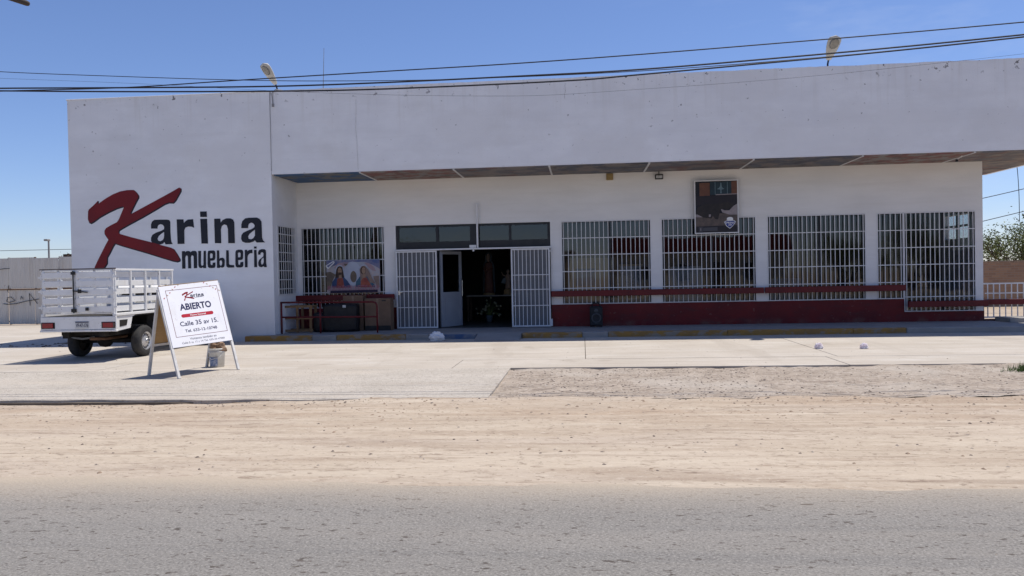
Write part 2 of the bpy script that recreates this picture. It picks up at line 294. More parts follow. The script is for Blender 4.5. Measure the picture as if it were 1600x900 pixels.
def thing(name, loc, label, cat, group=None, rot=(0, 0, 0)):
    ORG[0] = Vector(loc)
    o = bpy.data.objects.new(name, None); o.empty_display_size = 0.2; COL.objects.link(o)
    o.location = loc; o.rotation_euler = rot
    return tag(o, label, cat, group)
def single(o, label, cat, group=None): return tag(o, label, cat, group)
def struct(o, kind='structure'): o['kind'] = kind; return o
def kids(o): return [c for c in COL.objects if c.parent == o]
def copy_tree(o, parent=None):
    c = o.copy(); COL.objects.link(c)
    if parent is not None: c.parent = parent
    for ch in kids(o): copy_tree(ch, c)
    return c
def bx(name, m, parent, x0, x1, y0, y1, z0, z1, bevel=0): return MB().box(x0, x1, y0, y1, z0, z1).build(name, m, parent, bevel)

def curve_mesh(polys, depth):
    """filled 2-D outline with holes -> mesh in its local xy plane, thickness depth upward"""
    cu = bpy.data.curves.new('outline', 'CURVE'); cu.dimensions = '2D'; cu.fill_mode = 'BOTH'; cu.extrude = depth / 2
    for p in polys:
        s = cu.splines.new('POLY'); s.points.add(len(p) - 1); s.use_cyclic_u = True
        for i, (x, y) in enumerate(p): s.points[i].co = (x, y, 0, 1)
    return eval_mesh(cu)
def eval_mesh(cu):
    t = bpy.data.objects.new('tmp', cu); COL.objects.link(t)
    dg = bpy.context.evaluated_depsgraph_get(); dg.update()
    me = bpy.data.meshes.new_from_object(t.evaluated_get(dg)); bpy.data.objects.remove(t); bpy.data.curves.remove(cu)
    me.materials.clear(); return me
def text_mesh(body, bold=0.0, depth=0.002):
    cu = bpy.data.curves.new('txt', 'FONT'); cu.body = body; cu.size = 1; cu.offset = bold; cu.resolution_u = 3
    return eval_mesh(cu)
def place_flat(me, name, m, parent, o, ex, ey, box=None, lift=0.0015):
    """put a flat mesh on a plane: o origin, ex/ey in-plane unit vectors; box=(x0,x1,y0,y1) stretches it into that box"""
    o, ex, ey = Vector(o), Vector(ex), Vector(ey); n = ex.cross(ey).normalized()
    if box:
        xs = [v.co.x for v in me.vertices]; ys = [v.co.y for v in me.vertices]
        a, b, c, d = min(xs), max(xs), min(ys), max(ys)
        fx = lambda x: box[0] + (x - a) / (b - a) * (box[1] - box[0]); fy = lambda y: box[2] + (y - c) / (d - c) * (box[3] - box[2])
    else: fx = fy = lambda t: t
    for v in me.vertices: v.co = o + ex * fx(v.co.x) + ey * fy(v.co.y) + n * (lift + v.co.z) - ORG[0]
    me.materials.append(MATS[m]); me.name = name
    return link(name, me, parent)
def flat_poly(name, m, parent, pts, o, ex, ey, lift):
    o, ex, ey = Vector(o), Vector(ex), Vector(ey); n = ex.cross(ey).normalized()
    return MB().prism([o + ex * x + ey * y + n * lift for x, y in pts], -n * 0.0012).build(name, m, parent)
def ell(cx, cy, rx, ry, n=20): return [(cx + rx * math.cos(2 * math.pi * k / n), cy + ry * math.sin(2 * math.pi * k / n)) for k in range(n)]
def rect(x0, x1, y0, y1): return [(x0, y0), (x1, y0), (x1, y1), (x0, y1)]
LETTERS = [
    ('K', [[(-13.383,3.573),(-13.353,3.627),(-13.235,3.718),(-13.132,3.810),(-13.088,3.858),(-13.095,3.796),(-13.120,3.742),(-13.018,3.807),(-12.857,3.910),(-12.654,4.012),(-12.453,4.082),(-12.253,4.114),(-12.060,4.113),(-11.999,4.060),(-11.931,3.964),(-11.932,3.910),(-12.007,3.791),(-12.097,3.632),(-12.172,3.486),(-12.158,3.464),(-11.928,3.574),(-11.584,3.739),(-11.240,3.904),(-10.955,4.043),(-10.770,4.139),(-10.728,4.121),(-10.730,4.049),(-10.804,3.931),(-10.877,3.813),(-10.950,3.740),(-11.076,3.751),(-11.190,3.714),(-11.476,3.561),(-11.820,3.382),(-12.166,3.217),(-12.397,3.101),(-12.513,3.036),(-12.529,2.969),(-12.487,2.933),(-12.177,2.839),(-11.839,2.750),(-11.558,2.676),(-11.278,2.589),(-11.055,2.530),(-10.977,2.493),(-10.891,2.365),(-10.805,2.215),(-10.817,2.175),(-10.883,2.155),(-11.009,2.179),(-11.288,2.266),(-11.736,2.411),(-12.129,2.528),(-12.468,2.630),(-12.637,2.688),(-12.697,2.608),(-12.787,2.448),(-12.871,2.315),(-12.879,2.234),(-12.882,2.152),(-12.957,2.045),(-13.030,1.993),(-13.145,1.982),(-13.231,1.997),(-13.244,2.038),(-13.167,2.186),(-13.046,2.400),(-12.925,2.614),(-12.820,2.787),(-12.874,2.870),(-12.929,2.952),(-12.927,3.033),(-12.882,3.100),(-12.737,3.177),(-12.563,3.254),(-12.504,3.333),(-12.428,3.493),(-12.352,3.653),(-12.379,3.681),(-12.552,3.637),(-12.783,3.543),(-13.044,3.415),(-13.219,3.298),(-13.307,3.252),(-13.363,3.275),(-13.395,3.357)]]),
    ('a', [[(-11.599,3.055),(-11.596,3.169),(-11.566,3.244),(-11.497,3.290),(-11.338,3.292),(-11.134,3.287),(-11.071,3.270),(-11.046,3.220),(-11.049,2.950),(-11.041,2.756),(-11.027,2.680),(-10.995,2.621),(-11.199,2.619),(-11.231,2.685),(-11.266,2.642),(-11.380,2.613),(-11.493,2.626),(-11.572,2.660),(-11.609,2.726),(-11.606,2.813),(-11.565,2.887),(-11.461,2.943),(-11.313,2.989),(-11.232,3.030),(-11.226,3.095),(-11.263,3.150),(-11.330,3.167),(-11.388,3.142),(-11.412,3.089),(-11.413,3.050)], [(-11.234,2.955),(-11.303,2.913),(-11.385,2.850),(-11.421,2.776),(-11.400,2.725),(-11.343,2.709),(-11.274,2.740),(-11.243,2.793),(-11.232,2.868)]]),
    ('r', [[(-10.863,3.286),(-10.671,3.281),(-10.663,3.177),(-10.616,3.230),(-10.548,3.271),(-10.401,3.278),(-10.379,3.045),(-10.441,3.075),(-10.542,3.084),(-10.621,3.058),(-10.657,2.983),(-10.661,2.621),(-10.855,2.622)]]),
    ('i', [[(-10.199,3.277),(-10.009,3.278),(-10.000,2.612),(-10.184,2.617)], [(-10.200,3.477),(-10.014,3.476),(-10.012,3.328),(-10.198,3.333)]]),
    ('n', [[(-9.812,3.273),(-9.640,3.273),(-9.632,3.161),(-9.574,3.235),(-9.472,3.275),(-9.361,3.272),(-9.284,3.238),(-9.253,3.162),(-9.250,2.605),(-9.435,2.610),(-9.435,2.995),(-9.466,3.093),(-9.532,3.116),(-9.600,3.075),(-9.632,2.990),(-9.629,2.614),(-9.807,2.618)]]),
    ('a2', [[(-9.061,3.003),(-9.058,3.103),(-9.029,3.188),(-8.950,3.261),(-8.850,3.275),(-8.628,3.274),(-8.552,3.240),(-8.498,3.164),(-8.493,2.929),(-8.492,2.737),(-8.467,2.661),(-8.413,2.607),(-8.646,2.608),(-8.693,2.667),(-8.734,2.636),(-8.834,2.606),(-8.956,2.609),(-9.044,2.643),(-9.075,2.719),(-9.062,2.815),(-9.016,2.878),(-8.903,2.928),(-8.769,2.974),(-8.697,3.019),(-8.689,3.072),(-8.732,3.127),(-8.787,3.145),(-8.850,3.109),(-8.871,3.056),(-8.872,2.998)], [(-8.685,2.951),(-8.760,2.903),(-8.839,2.841),(-8.878,2.778),(-8.865,2.714),(-8.798,2.697),(-8.731,2.732),(-8.689,2.795)]]),
    ('m', [[(-10.741,2.422),(-10.656,2.428),(-10.649,2.396),(-10.605,2.424),(-10.538,2.426),(-10.497,2.393),(-10.445,2.424),(-10.361,2.425),(-10.328,2.397),(-10.318,2.340),(-10.323,1.961),(-10.416,1.958),(-10.415,2.278),(-10.440,2.310),(-10.470,2.303),(-10.492,2.255),(-10.492,1.956),(-10.576,1.958),(-10.576,2.281),(-10.600,2.309),(-10.629,2.299),(-10.648,2.250),(-10.653,1.951),(-10.746,1.953)]]),
    ('u', [[(-10.281,2.423),(-10.201,2.421),(-10.214,2.079),(-10.203,2.031),(-10.170,2.022),(-10.144,2.046),(-10.130,2.420),(-10.066,2.421),(-10.071,1.955),(-10.146,1.957),(-10.162,1.981),(-10.197,1.958),(-10.247,1.964),(-10.277,1.992),(-10.287,2.049)]]),
    ('e', [[(-10.017,2.366),(-9.999,2.413),(-9.948,2.425),(-9.847,2.426),(-9.811,2.401),(-9.799,2.345),(-9.806,2.216),(-9.829,2.168),(-9.872,2.153),(-9.947,2.151),(-9.945,2.066),(-9.925,2.033),(-9.892,2.037),(-9.882,2.097),(-9.806,2.103),(-9.809,2.006),(-9.835,1.959),(-9.911,1.952),(-9.986,1.958),(-10.019,1.987),(-10.029,2.059)], [(-9.954,2.219),(-9.904,2.218),(-9.883,2.234),(-9.880,2.322),(-9.900,2.347),(-9.942,2.344),(-9.955,2.316)]]),
    ('b', [[(-9.760,2.424),(-9.693,2.423),(-9.694,2.194),(-9.660,2.221),(-9.601,2.224),(-9.560,2.197),(-9.545,2.146),(-9.553,2.017),(-9.575,1.969),(-9.626,1.954),(-9.667,1.974),(-9.693,1.952),(-9.768,1.954)], [(-9.691,2.133),(-9.662,2.156),(-9.629,2.147),(-9.621,2.115),(-9.626,2.043),(-9.649,2.011),(-9.677,2.016),(-9.693,2.052)]]),
    ('L', [[(-9.499,2.421),(-9.429,2.420),(-9.430,2.055),(-9.406,2.027),(-9.289,2.020),(-9.282,1.955),(-9.458,1.954),(-9.499,1.984),(-9.509,2.040)]]),
    ('e2', [[(-9.243,2.364),(-9.220,2.415),(-9.161,2.430),(-9.078,2.428),(-9.037,2.408),(-9.026,2.359),(-9.033,2.215),(-9.051,2.167),(-9.093,2.152),(-9.172,2.150),(-9.171,2.057),(-9.155,2.022),(-9.125,2.027),(-9.107,2.096),(-9.028,2.102),(-9.031,2.006),(-9.054,1.962),(-9.107,1.951),(-9.199,1.953),(-9.240,1.978),(-9.252,2.043)], [(-9.175,2.226),(-9.117,2.225),(-9.103,2.249),(-9.100,2.329),(-9.116,2.353),(-9.155,2.354),(-9.172,2.330)]]),
    ('r2', [[(-8.981,2.419),(-8.915,2.421),(-8.909,2.381),(-8.870,2.412),(-8.770,2.426),(-8.767,2.329),(-8.839,2.323),(-8.890,2.284),(-8.908,2.228),(-8.915,1.952),(-8.990,1.954)]]),
    ('i2', [[(-8.725,2.413),(-8.654,2.415),(-8.649,1.950),(-8.732,1.952)], [(-8.723,2.505),(-8.651,2.503),(-8.653,2.447),(-8.724,2.449)]]),
    ('a3', [[(-8.616,2.283),(-8.614,2.350),(-8.587,2.405),(-8.520,2.428),(-8.438,2.426),(-8.400,2.396),(-8.394,2.329),(-8.398,2.057),(-8.379,1.947),(-8.450,1.946),(-8.474,1.970),(-8.525,1.947),(-8.583,1.957),(-8.615,1.997),(-8.618,2.077),(-8.586,2.149),(-8.518,2.196),(-8.471,2.235),(-8.465,2.314),(-8.489,2.347),(-8.531,2.340),(-8.549,2.308),(-8.549,2.281)], [(-8.465,2.210),(-8.519,2.164),(-8.541,2.108),(-8.539,2.044),(-8.515,2.014),(-8.481,2.035),(-8.463,2.090)]]),
]
CABLES = {
    'C1': [(-21.133, 12.20, 6.600), (-19.133, 12.20, 6.356), (-17.133, 12.20, 6.112), (-15.133, 12.20, 5.869), (-13.133, 12.20, 5.625), (-11.133, 12.20, 5.381), (-9.736, 12.20, 5.211), (-7.576, 12.20, 5.037), (-5.588, 12.20, 4.893), (-4.112, 12.20, 4.814), (-2.083, 12.20, 4.752), (0.955, 12.20, 4.751), (3.860, 12.20, 4.847), (6.639, 12.20, 5.005), (7.716, 12.20, 5.076), (9.716, 12.20, 5.208), (11.716, 12.20, 5.339), (13.716, 12.20, 5.471), (15.716, 12.20, 5.602), (17.716, 12.20, 5.734), (19.716, 12.20, 5.865), (21.716, 12.20, 5.997), (23.716, 12.20, 6.128)],
    'C2': [(-20.054, 11.00, 4.375), (-18.054, 11.00, 4.408), (-16.054, 11.00, 4.441), (-14.054, 11.00, 4.473), (-12.054, 11.00, 4.506), (-10.054, 11.00, 4.539), (-8.788, 11.00, 4.560), (-6.836, 11.00, 4.531), (-5.039, 11.00, 4.564), (-2.816, 11.00, 4.598), (-0.948, 11.00, 4.625), (0.865, 11.00, 4.674), (2.969, 11.00, 4.749), (4.498, 11.00, 4.807), (5.987, 11.00, 4.872), (6.959, 11.00, 4.921), (8.959, 11.00, 5.023), (10.959, 11.00, 5.125), (12.959, 11.00, 5.226), (14.959, 11.00, 5.328), (16.959, 11.00, 5.430), (18.959, 11.00, 5.531), (20.959, 11.00, 5.633), (22.959, 11.00, 5.735)],
    'C3': [(-20.325, 11.30, 4.985), (-18.325, 11.30, 4.932), (-16.325, 11.30, 4.879), (-14.325, 11.30, 4.826), (-12.325, 11.30, 4.773), (-10.325, 11.30, 4.720), (-9.027, 11.30, 4.686), (-6.919, 11.30, 4.607), (-4.676, 11.30, 4.532), (-2.897, 11.30, 4.514), (-0.977, 11.30, 4.521), (0.885, 11.30, 4.541), (3.047, 11.30, 4.627), (4.619, 11.30, 4.702), (6.149, 11.30, 4.789), (7.147, 11.30, 4.855), (9.147, 11.30, 4.985), (11.147, 11.30, 5.116), (13.147, 11.30, 5.247), (15.147, 11.30, 5.378), (17.147, 11.30, 5.509), (19.147, 11.30, 5.640), (21.147, 11.30, 5.771), (23.147, 11.30, 5.902)],
    'C4': [(-20.508, 11.50, 5.260), (-18.508, 11.50, 5.161), (-16.508, 11.50, 5.062), (-14.508, 11.50, 4.963), (-12.508, 11.50, 4.864), (-10.508, 11.50, 4.765), (-9.188, 11.50, 4.700), (-7.043, 11.50, 4.598), (-4.761, 11.50, 4.510), (-2.950, 11.50, 4.468), (-0.232, 11.50, 4.473), (0.899, 11.50, 4.518), (3.100, 11.50, 4.625), (4.700, 11.50, 4.712), (6.258, 11.50, 4.814), (7.274, 11.50, 4.894), (9.274, 11.50, 5.052), (11.274, 11.50, 5.210), (13.274, 11.50, 5.367), (15.274, 11.50, 5.525), (17.274, 11.50, 5.683), (19.274, 11.50, 5.841), (21.274, 11.50, 5.998), (23.274, 11.50, 6.156)],
    'C5': [(-21.869, 13.00, 6.226), (-19.869, 13.00, 6.070), (-17.869, 13.00, 5.913), (-15.869, 13.00, 5.757), (-13.869, 13.00, 5.601), (-11.869, 13.00, 5.444), (-7.957, 13.00, 5.138), (-5.266, 13.00, 4.890), (-3.338, 13.00, 4.744), (-1.676, 13.00, 4.654), (-0.481, 13.00, 4.621), (1.012, 13.00, 4.655), (2.578, 13.00, 4.700), (4.109, 13.00, 4.769), (6.099, 13.00, 4.897), (7.072, 13.00, 4.965), (8.221, 13.00, 5.053), (10.221, 13.00, 5.206), (12.221, 13.00, 5.359), (14.221, 13.00, 5.512), (16.221, 13.00, 5.665), (18.221, 13.00, 5.818), (20.221, 13.00, 5.971), (22.221, 13.00, 6.124), (24.221, 13.00, 6.277)],
}
# ------------------------------------------------------------------ ground, road, lot
ORG[0] = Vector((0, 0, 0))
def fbm(x, y, o=4): return noise.fractal(Vector((x, y, 3.7)), 1.0, 2.0, o)
def sm(a, b, t): t = max(0, min(1, (t - a) / (b - a))); return t * t * (3 - 2 * t)
def sheet(name, m, x0, x1, y0, y1, dx, dy, hf):
    nx, ny = int((x1 - x0) / dx) + 1, int((y1 - y0) / dy) + 1
    vs = [(x0 + i * dx, y0 + j * dy, hf(x0 + i * dx, y0 + j * dy)) for j in range(ny) for i in range(nx)]
    fs = [(j * nx + i, j * nx + i + 1, (j + 1) * nx + i + 1, (j + 1) * nx + i) for j in range(ny - 1) for i in range(nx - 1)]
    return struct(MB().add(vs, fs).build(name, m, None, smooth=True, recalc=False))
struct(MB().add([(-900, -300, -0.12), (900, -300, -0.12), (900, 1500, -0.12), (-900, 1500, -0.12)], [(0, 1, 2, 3)]).build('ground', 'terrain', recalc=False))
struct(MB().add([(-300, -7, -0.035), (300, -7, -0.035), (300, 6.6, -0.035), (-300, 6.6, -0.035)], [(0, 1, 2, 3)]).build('road', 'asphalt', recalc=False))
def dirt_h(x, y):
    e = 6.0 + 0.03 * x * -1 + 0.16 * fbm(x * 0.6, y * 0.3)
    h = -0.06 + 0.045 * sm(e - 0.35, e + 0.25, y)
    far = sm(8.9, 9.9, y)
    left = 1 - sm(-6.0, -3.0, x)
    h += sm(6.6, 7.5, y) * (0.014 * fbm(x * 0.35, y * 2.4) + 0.008 * fbm(x * 1.1 + 9, y * 5.5))
    h += far * ((0.012 - 0.05 * left) + 0.016 * fbm(x * 1.6, y * 2.0 + 5))
    return h
sheet('dirt_shoulder', 'dirt', -14, 13, 5.3, 10.0, 0.06, 0.04, dirt_h)
def gravel_h(x, y):
    return -0.03 + 0.022 * fbm(x * 1.4, y * 1.9) + 0.012 * fbm(x * 5, y * 6) + 0.03 * (1 - sm(9.8, 10.4, y)) + 0.02 * sm(3.2, 6, x)
sheet('gravel_patch', 'gravel_soil', -1.28, 13, 9.82, 13.24, 0.06, 0.05, gravel_h)
lot = struct(MB().box(-26, -1.27, 9.9, 13.2, -0.11, -0.03).box(-26, 14, 13.2, 19.4, -0.11, -0.03).box(-26, -14.2, 19.4, 28.9, -0.11, -0.03).build('concrete_lot', 'joint_soil'))
def slab(m, x0, x1, y0, y1, rough=0.0):
    g = 0.006; n = 26; mb = MB(); dz = random.uniform(-0.003, 0.003)
    if rough:    # a broken front edge
        pts = [(x0 + g, y1 - g), (x1 - g, y1 - g)] + [(x1 - g - (x1 - x0 - 2 * g) * k / n, y0 + rough * (0.5 + fbm(x1 - (x1 - x0) * k / n * 1.0, 2.2, 5))) for k in range(n + 1)]
    else: pts = [(x0 + g, y0 + g), (x1 - g, y0 + g), (x1 - g, y1 - g), (x0 + g, y1 - g)]
    mb.prism([(x, y, dz) for x, y in pts], (0, 0, -0.08)).build('slab', m, lot)
for x0, x1 in ((-26, -17.2), (-17.2, -9.0), (-9.0, -1.26)): slab('aggregate', x0, x1, 9.86, 13.2, 0.12)
for x0, x1 in ((-26, -17.2), (-17.2, -8.9), (-8.9, -2.3), (-2.3, 4.4), (4.4, 8.2), (8.2, 14)): slab('concrete', x0, x1, 13.2, 14.5)
for x0, x1 in ((-26, -17.2), (-17.2, -9.2), (-9.2, 0.03), (0.03, 4.62), (4.62, 8.3), (8.3, 14)): slab('concrete', x0, x1, 14.5, 19.38)
slab('concrete', -26, -14.2, 19.38, 28.85)

# loose stones: tens of thousands nobody could count
def stones(name, m, spots):
    mb = MB()
    for x, y, z, r in spots:
        sx, sy, sz = r * random.uniform(0.8, 1.5), r * random.uniform(0.7, 1.1), r * random.uniform(0.35, 0.7); a = random.random() * 6.28
        vs = []
        for (u, v, w) in ((1, 0, 0), (0.3, 0.9, 0.1), (-0.8, 0.5, 0), (-0.7, -0.7, 0.1), (0.4, -0.9, 0), (0.1, 0, 1), (-0.3, 0.2, 0.9)):
            u, v = u * sx * random.uniform(0.8, 1.2), v * sy * random.uniform(0.8, 1.2)
            vs.append((x + u * math.cos(a) - v * math.sin(a), y + u * math.sin(a) + v * math.cos(a), z + w * sz))
        mb.add(vs, [(0, 1, 5), (1, 6, 5), (1, 2, 6), (2, 3, 6), (3, 5, 6), (3, 4, 5), (4, 0, 5)])
    return struct(mb.build(name, m), 'stuff')
sp, sd = [], []
for k in range(7000):
    x, y = random.uniform(-1.2, 12), random.uniform(9.9, 13.15)
    if x > 3.0 and random.random() < 0.5: continue
    (sd if random.random() < 0.6 else sp).append((x, y, gravel_h(x, y) - 0.003, random.choice((0.005, 0.006, 0.008, 0.011, 0.015, 0.022))))
for k in range(1500):
    x, y = random.uniform(-12, 11), random.uniform(6.3, 9.9)
    (sd if random.random() < 0.55 else sp).append((x, y, dirt_h(x, y) - 0.002, random.choice((0.005, 0.007, 0.009, 0.012, 0.02))))
for k in range(700):
    x = random.uniform(-9, 8); y = 9.9 + random.gauss(0, 0.22)
    if fbm(x * 0.9, 7.0) < 0.0: continue
    if y > 9.9 and x < -1.2: y = 9.9 - (y - 9.9)
    (sd if random.random() < 0.6 else sp).append((x, y, (dirt_h(x, y) if y < 9.9 else gravel_h(x, y)) - 0.002, random.choice((0.006, 0.009, 0.014, 0.022))))
for k in range(420):
    x, y = random.uniform(-16, 10), random.uniform(10, 19)
    (sd if random.random() < 0.4 else sp).append((x, y, 0.0, random.choice((0.005, 0.007, 0.010, 0.013))))
for k in range(160):
    x, y = random.uniform(-22, -12), random.gauss(18.9, 0.25)
    (sd if random.random() < 0.5 else sp).append((x, y, 0.0, random.choice((0.015, 0.025, 0.04, 0.05))))
for k in range(260):
    x, y = random.uniform(-6, 6), random.uniform(3.6, 6.0)
    (sd if random.random() < 0.6 else sp).append((x, y, -0.036, random.choice((0.004, 0.005, 0.007))))
cl_ = []
for k in range(3200):
    x = random.uniform(-12, 11); y = 9.95 - abs(random.gauss(0, 0.75)) if random.random() < 0.75 else random.uniform(6.2, 9.8)
    if fbm(x * 0.5, y * 0.9 + 3) < -0.12: continue
    y = max(6.15, y); cl_.append((x, y, dirt_h(x, y) - 0.004, random.choice((0.006, 0.008, 0.010, 0.013, 0.018, 0.026))))
stones('dirt_clods', 'clod', cl_)
stones('gravel', 'stone', sp); stones('dark_gravel', 'stone_dark', sd)

# sidewalk and kerb along the shop
walk = struct(MB().box(-8.2, 10.9, 19.53, 21.60, -0.05, 0.13).box(-8.85, -8.2, 19.53, 19.825, -0.05, 0.13).build('sidewalk', 'sidewalk', bevel=0.01))
for x0, x1, yel in ((-8.85, -7.03, 1), (-7.03, -6.38, 0), (-6.38, -4.55, 1), (-4.55, -3.95, 0), (-3.95, -2.72, 2), (-1.55, -0.03, 1), (-0.03, 0.62, 0), (0.62, 3.55, 1), (3.55, 6.55, 1), (6.55, 7.8, 1), (7.8, 10.9, 0)):
    kb = bx('kerb_segment', ('sidewalk', 'kerb_yellow', 'ramp_blue')[yel], walk, x0 + 0.004, x1 - 0.004, 19.38, 19.528, -0.05, 0.136 if yel != 2 else 0.11, 0.015)
    if yel == 1: kb['label'] = 'kerb segment with worn yellow paint'
MB().prism([(-2.7, 18.75, 0.003), (-2.7, 19.525, 0.003), (-2.7, 19.525, 0.128)], (1.13, 0, 0)).build('ramp', 'sidewalk', walk, 0.004)

# ------------------------------------------------------------------ the shop
store = thing('furniture_store', (0, 21.6, 0), 'long white flat-roofed shop with a red base, barred windows and a painted wall logo', 'shop')
Y0, YW = 19.83, 21.60
# corner block with the logo
bw = MB()
bw.box(-13.9, -8.2, Y0, 20.03, -0.1, 6.60).box(-13.9, -13.7, 20.03, 33, -0.1, 6.59)
bw.box(-8.4, -8.2, 20.03, 20.10, -0.1, 6.59).box(-8.4, -8.2, 21.38, 33, -0.1, 6.59).box(-8.4, -8.2, 20.10, 21.38, 3.08, 6.59).box(-8.4, -8.2, 20.10, 21.38, -0.1, 1.18)
bw.box(-13.7, -8.4, 32.8, 33, -0.1, 6.59); bw.build('corner_block', 'wall_white', store)
bx('dimming_liner', 'interior', store, -10.0, -9.95, 20.05, 32.7, 0, 6.2)  # dark sheet added inside so the block stays dim behind its side window
bx('roof', 'sidewalk', store, -13.68, -8.42, 20.05, 32.9, 6.3, 6.45)
# fascia over the pavement, uneven along its top edge
n = 150; top = [(-8.19 + (12.5 + 8.175) * k / n, 6.635 + 0.010 * fbm(k * 0.37, 1.0) + 0.008 * fbm(k * 1.3, 4.0)) for k in range(n + 1)]
MB().prism([(x, Y0 + 0.006, z) for x, z in top] + [(12.5, Y0 + 0.006, 4.41), (-8.19, Y0 + 0.006, 4.41)], (0, 0.2, 0)).box(12.3, 12.5, 20.04, 25.1, 4.41, 6.62).build('fascia', 'wall_white', store)
bx('coping', 'wall_white', store, -13.93, -8.19, Y0 - 0.012, 20.05, 6.601, 6.63, 0.006)
MB().box(-8.39, 12.29, 20.05, 25.1, 4.62, 4.78).box(-8.39, 10.66, 25.1, 33, 4.62, 4.78).build('roof', 'sidewalk', store)
# painted soffit sheets with pale joint strips
xs = [-8.17, -5.8, -3.3, -0.8, 1.75, 4.35, 7.0, 9.65, 12.28]
for i, k in enumerate(('soffit_blue', 'soffit_red', 'soffit_tan', 'soffit_grey', 'soffit_tan', 'soffit_grey', 'soffit_red', 'soffit_tan')):
    bx('soffit_panel', k, store, xs[i] + 0.03, xs[i + 1] - 0.03, 19.86, 21.585, 4.385, 4.405)
    if i: bx('joint_strip', 'white_metal', store, xs[i] - 0.022, xs[i] + 0.022, 19.86, 21.585, 4.375, 4.400)
for y0, y1 in ((21.62, 23.3), (23.36, 25.08)): bx('soffit_panel', 'soffit_tan', store, 10.69, 12.28, y0, y1, 4.385, 4.405)
# shop wall
WINS = [(-8.08, -5.63), (-0.57, 1.91), (2.20, 4.75), (5.06, 7.65), (7.95, 8.63), (8.64, 10.48)]
ZLOW = 0.40      # the last window steps down almost to the pavement
w = MB(); zb, zt = 0.75, 3.08
def pier(x0, x1): w.box(x0, x1, YW, YW + 0.2, zb, zt)
w.box(-8.198, 10.67, YW, YW + 0.2, zt, 4.40)
w.box(-8.198, -5.30, YW, YW + 0.2, 0.0, zb); w.box(-0.88, 8.635, YW, YW + 0.2, 0.0, zb); w.box(8.635, 10.67, YW, YW + 0.2, 0.0, ZLOW); w.box(10.48, 10.67, YW, YW + 0.2, ZLOW, zb)
for a, b in ((-8.198, -8.08), (-5.63, -5.30), (-0.88, -0.57), (1.91, 2.20), (4.75, 5.06), (7.65, 7.95), (10.48, 10.67)): pier(a, b)
w.box(10.47, 10.668, YW + 0.2, 21.95, 0, 4.6).box(10.47, 10.668, 23.5, 33, 0, 4.6).box(10.47, 10.668, 21.95, 23.5, 3.04, 4.6).box(10.47, 10.668, 21.95, 23.5, 0, 2.38)
w.box(-8.2, 10.47, 32.8, 33, 0, 4.6)
w.build('shop_wall', 'wall_recess', store)
MB().box(-8.195, -5.302, YW - 0.012, YW - 0.001, 0.131, 0.748).box(-0.876, 8.63, YW - 0.012, YW - 0.001, 0.131, 0.748).box(8.631, 10.682, YW - 0.0125, YW - 0.001, 0.131, ZLOW - 0.002).box(10.672, 10.684, YW - 0.001, 30, 0.0, 0.748).build('red_base', 'red_paint', store)
MB().box(-8.18, 10.45, 32.5, 32.6, 0.13, 4.3).box(-8.18, 10.45, 21.9, 32.5, 4.3, 4.34).box(-8.18, -8.14, 21.9, 32.5, 0.13, 4.3).box(10.40, 10.44, 23.6, 32.5, 0.13, 4.3).build('dimming_liner', 'interior', store)  # dark shell added within the walls and roof to keep the shop dim
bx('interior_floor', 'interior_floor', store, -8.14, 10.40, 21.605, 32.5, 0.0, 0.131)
for a, b, y in ((-8.2, -5.33, 21.36), (-0.87, 4.90, 21.36), (4.93, 8.60, 21.36)): bx('protective_rail', 'red_rail', store, a, b, y, y + 0.1, 0.975, 1.135, 0.008)
bx('protective_rail', 'red_rail', store, 8.66, 10.68, 21.36, 21.46, 0.53, 0.69, 0.008)

def bars(parent, o, ex, width, z0, z1, rows, n, r=0.017, wob=0.003):
    """vertical bars (one object each) with cross bars in front of an opening; o = left end, ex = direction along the wall"""
    ex = Vector(ex); ny = Vector((ex.y, -ex.x, 0))    # outward
    vb = MB().box(-r / 2, r / 2, -r / 2, r / 2, z0, z1); me = None
    for k in range(n):
        p = Vector(o) + ex * (width * (k + 0.5) / n) - ORG[0]
        if me is None: ob = vb.build('bar', 'white_metal', parent, world=False); me = ob.data
        else: ob = bpy.data.objects.new('bar', me); COL.objects.link(ob); ob.parent = parent
        p.z = 0; ob.location = p + ex * random.uniform(-wob, wob) - ny * 0.0; ob.rotation_euler = (0, random.uniform(-1, 1) * 0.0015, 0)
    for z in rows:
        a = Vector(o) + ny * (r * 0.8); a.z = z
        MB().bar(a, a + ex * width, r * 0.7, r * 1.25).build('crossbar', 'white_metal', parent)
def grille(o, ex, width, z0, z1, rows, n):
    o = Vector(o); ex = Vector(ex); mb = MB()
    for z in (z0 + 0.012, z1 - 0.012): mb.bar((o.x, o.y, z), (o.x + ex.x * width, o.y + ex.y * width, z), 0.022)
    for s in (0.008, width - 0.008): mb.bar((o.x + ex.x * s, o.y + ex.y * s, z0 + 0.024), (o.x + ex.x * s, o.y + ex.y * s, z1 - 0.024), 0.02)
    g = mb.build('window_grille', 'white_metal', store)
    bars(g, o, ex, width, z0 + 0.003, z1 - 0.003, rows, n)
def window(x0, x1, z0, z1, y, split):
    mb = MB(); t = 0.045
    mb.box(x0, x1, y, y + 0.06, z0, z0 + t).box(x0, x1, y, y + 0.06, z1 - t, z1).box(x0, x0 + t, y, y + 0.06, z0 + t, z1 - t).box(x1 - t, x1, y, y + 0.06, z0 + t, z1 - t)
    for s in split: mb.box(s - 0.03, s + 0.03, y + 0.002, y + 0.058, z0 + t, z1 - t)
    f = mb.build('window', 'dark_frame', store)
    e = [x0 + t] + list(split) + [x1 - t]
    for a, b in zip(e[:-1], e[1:]): bx('pane', 'window_glass', f, a + 0.02, b - 0.02, y + 0.026, y + 0.032, z0 + t - 0.01, z1 - t + 0.01)
ROWS = [1.20, 1.67, 2.13, 2.60]
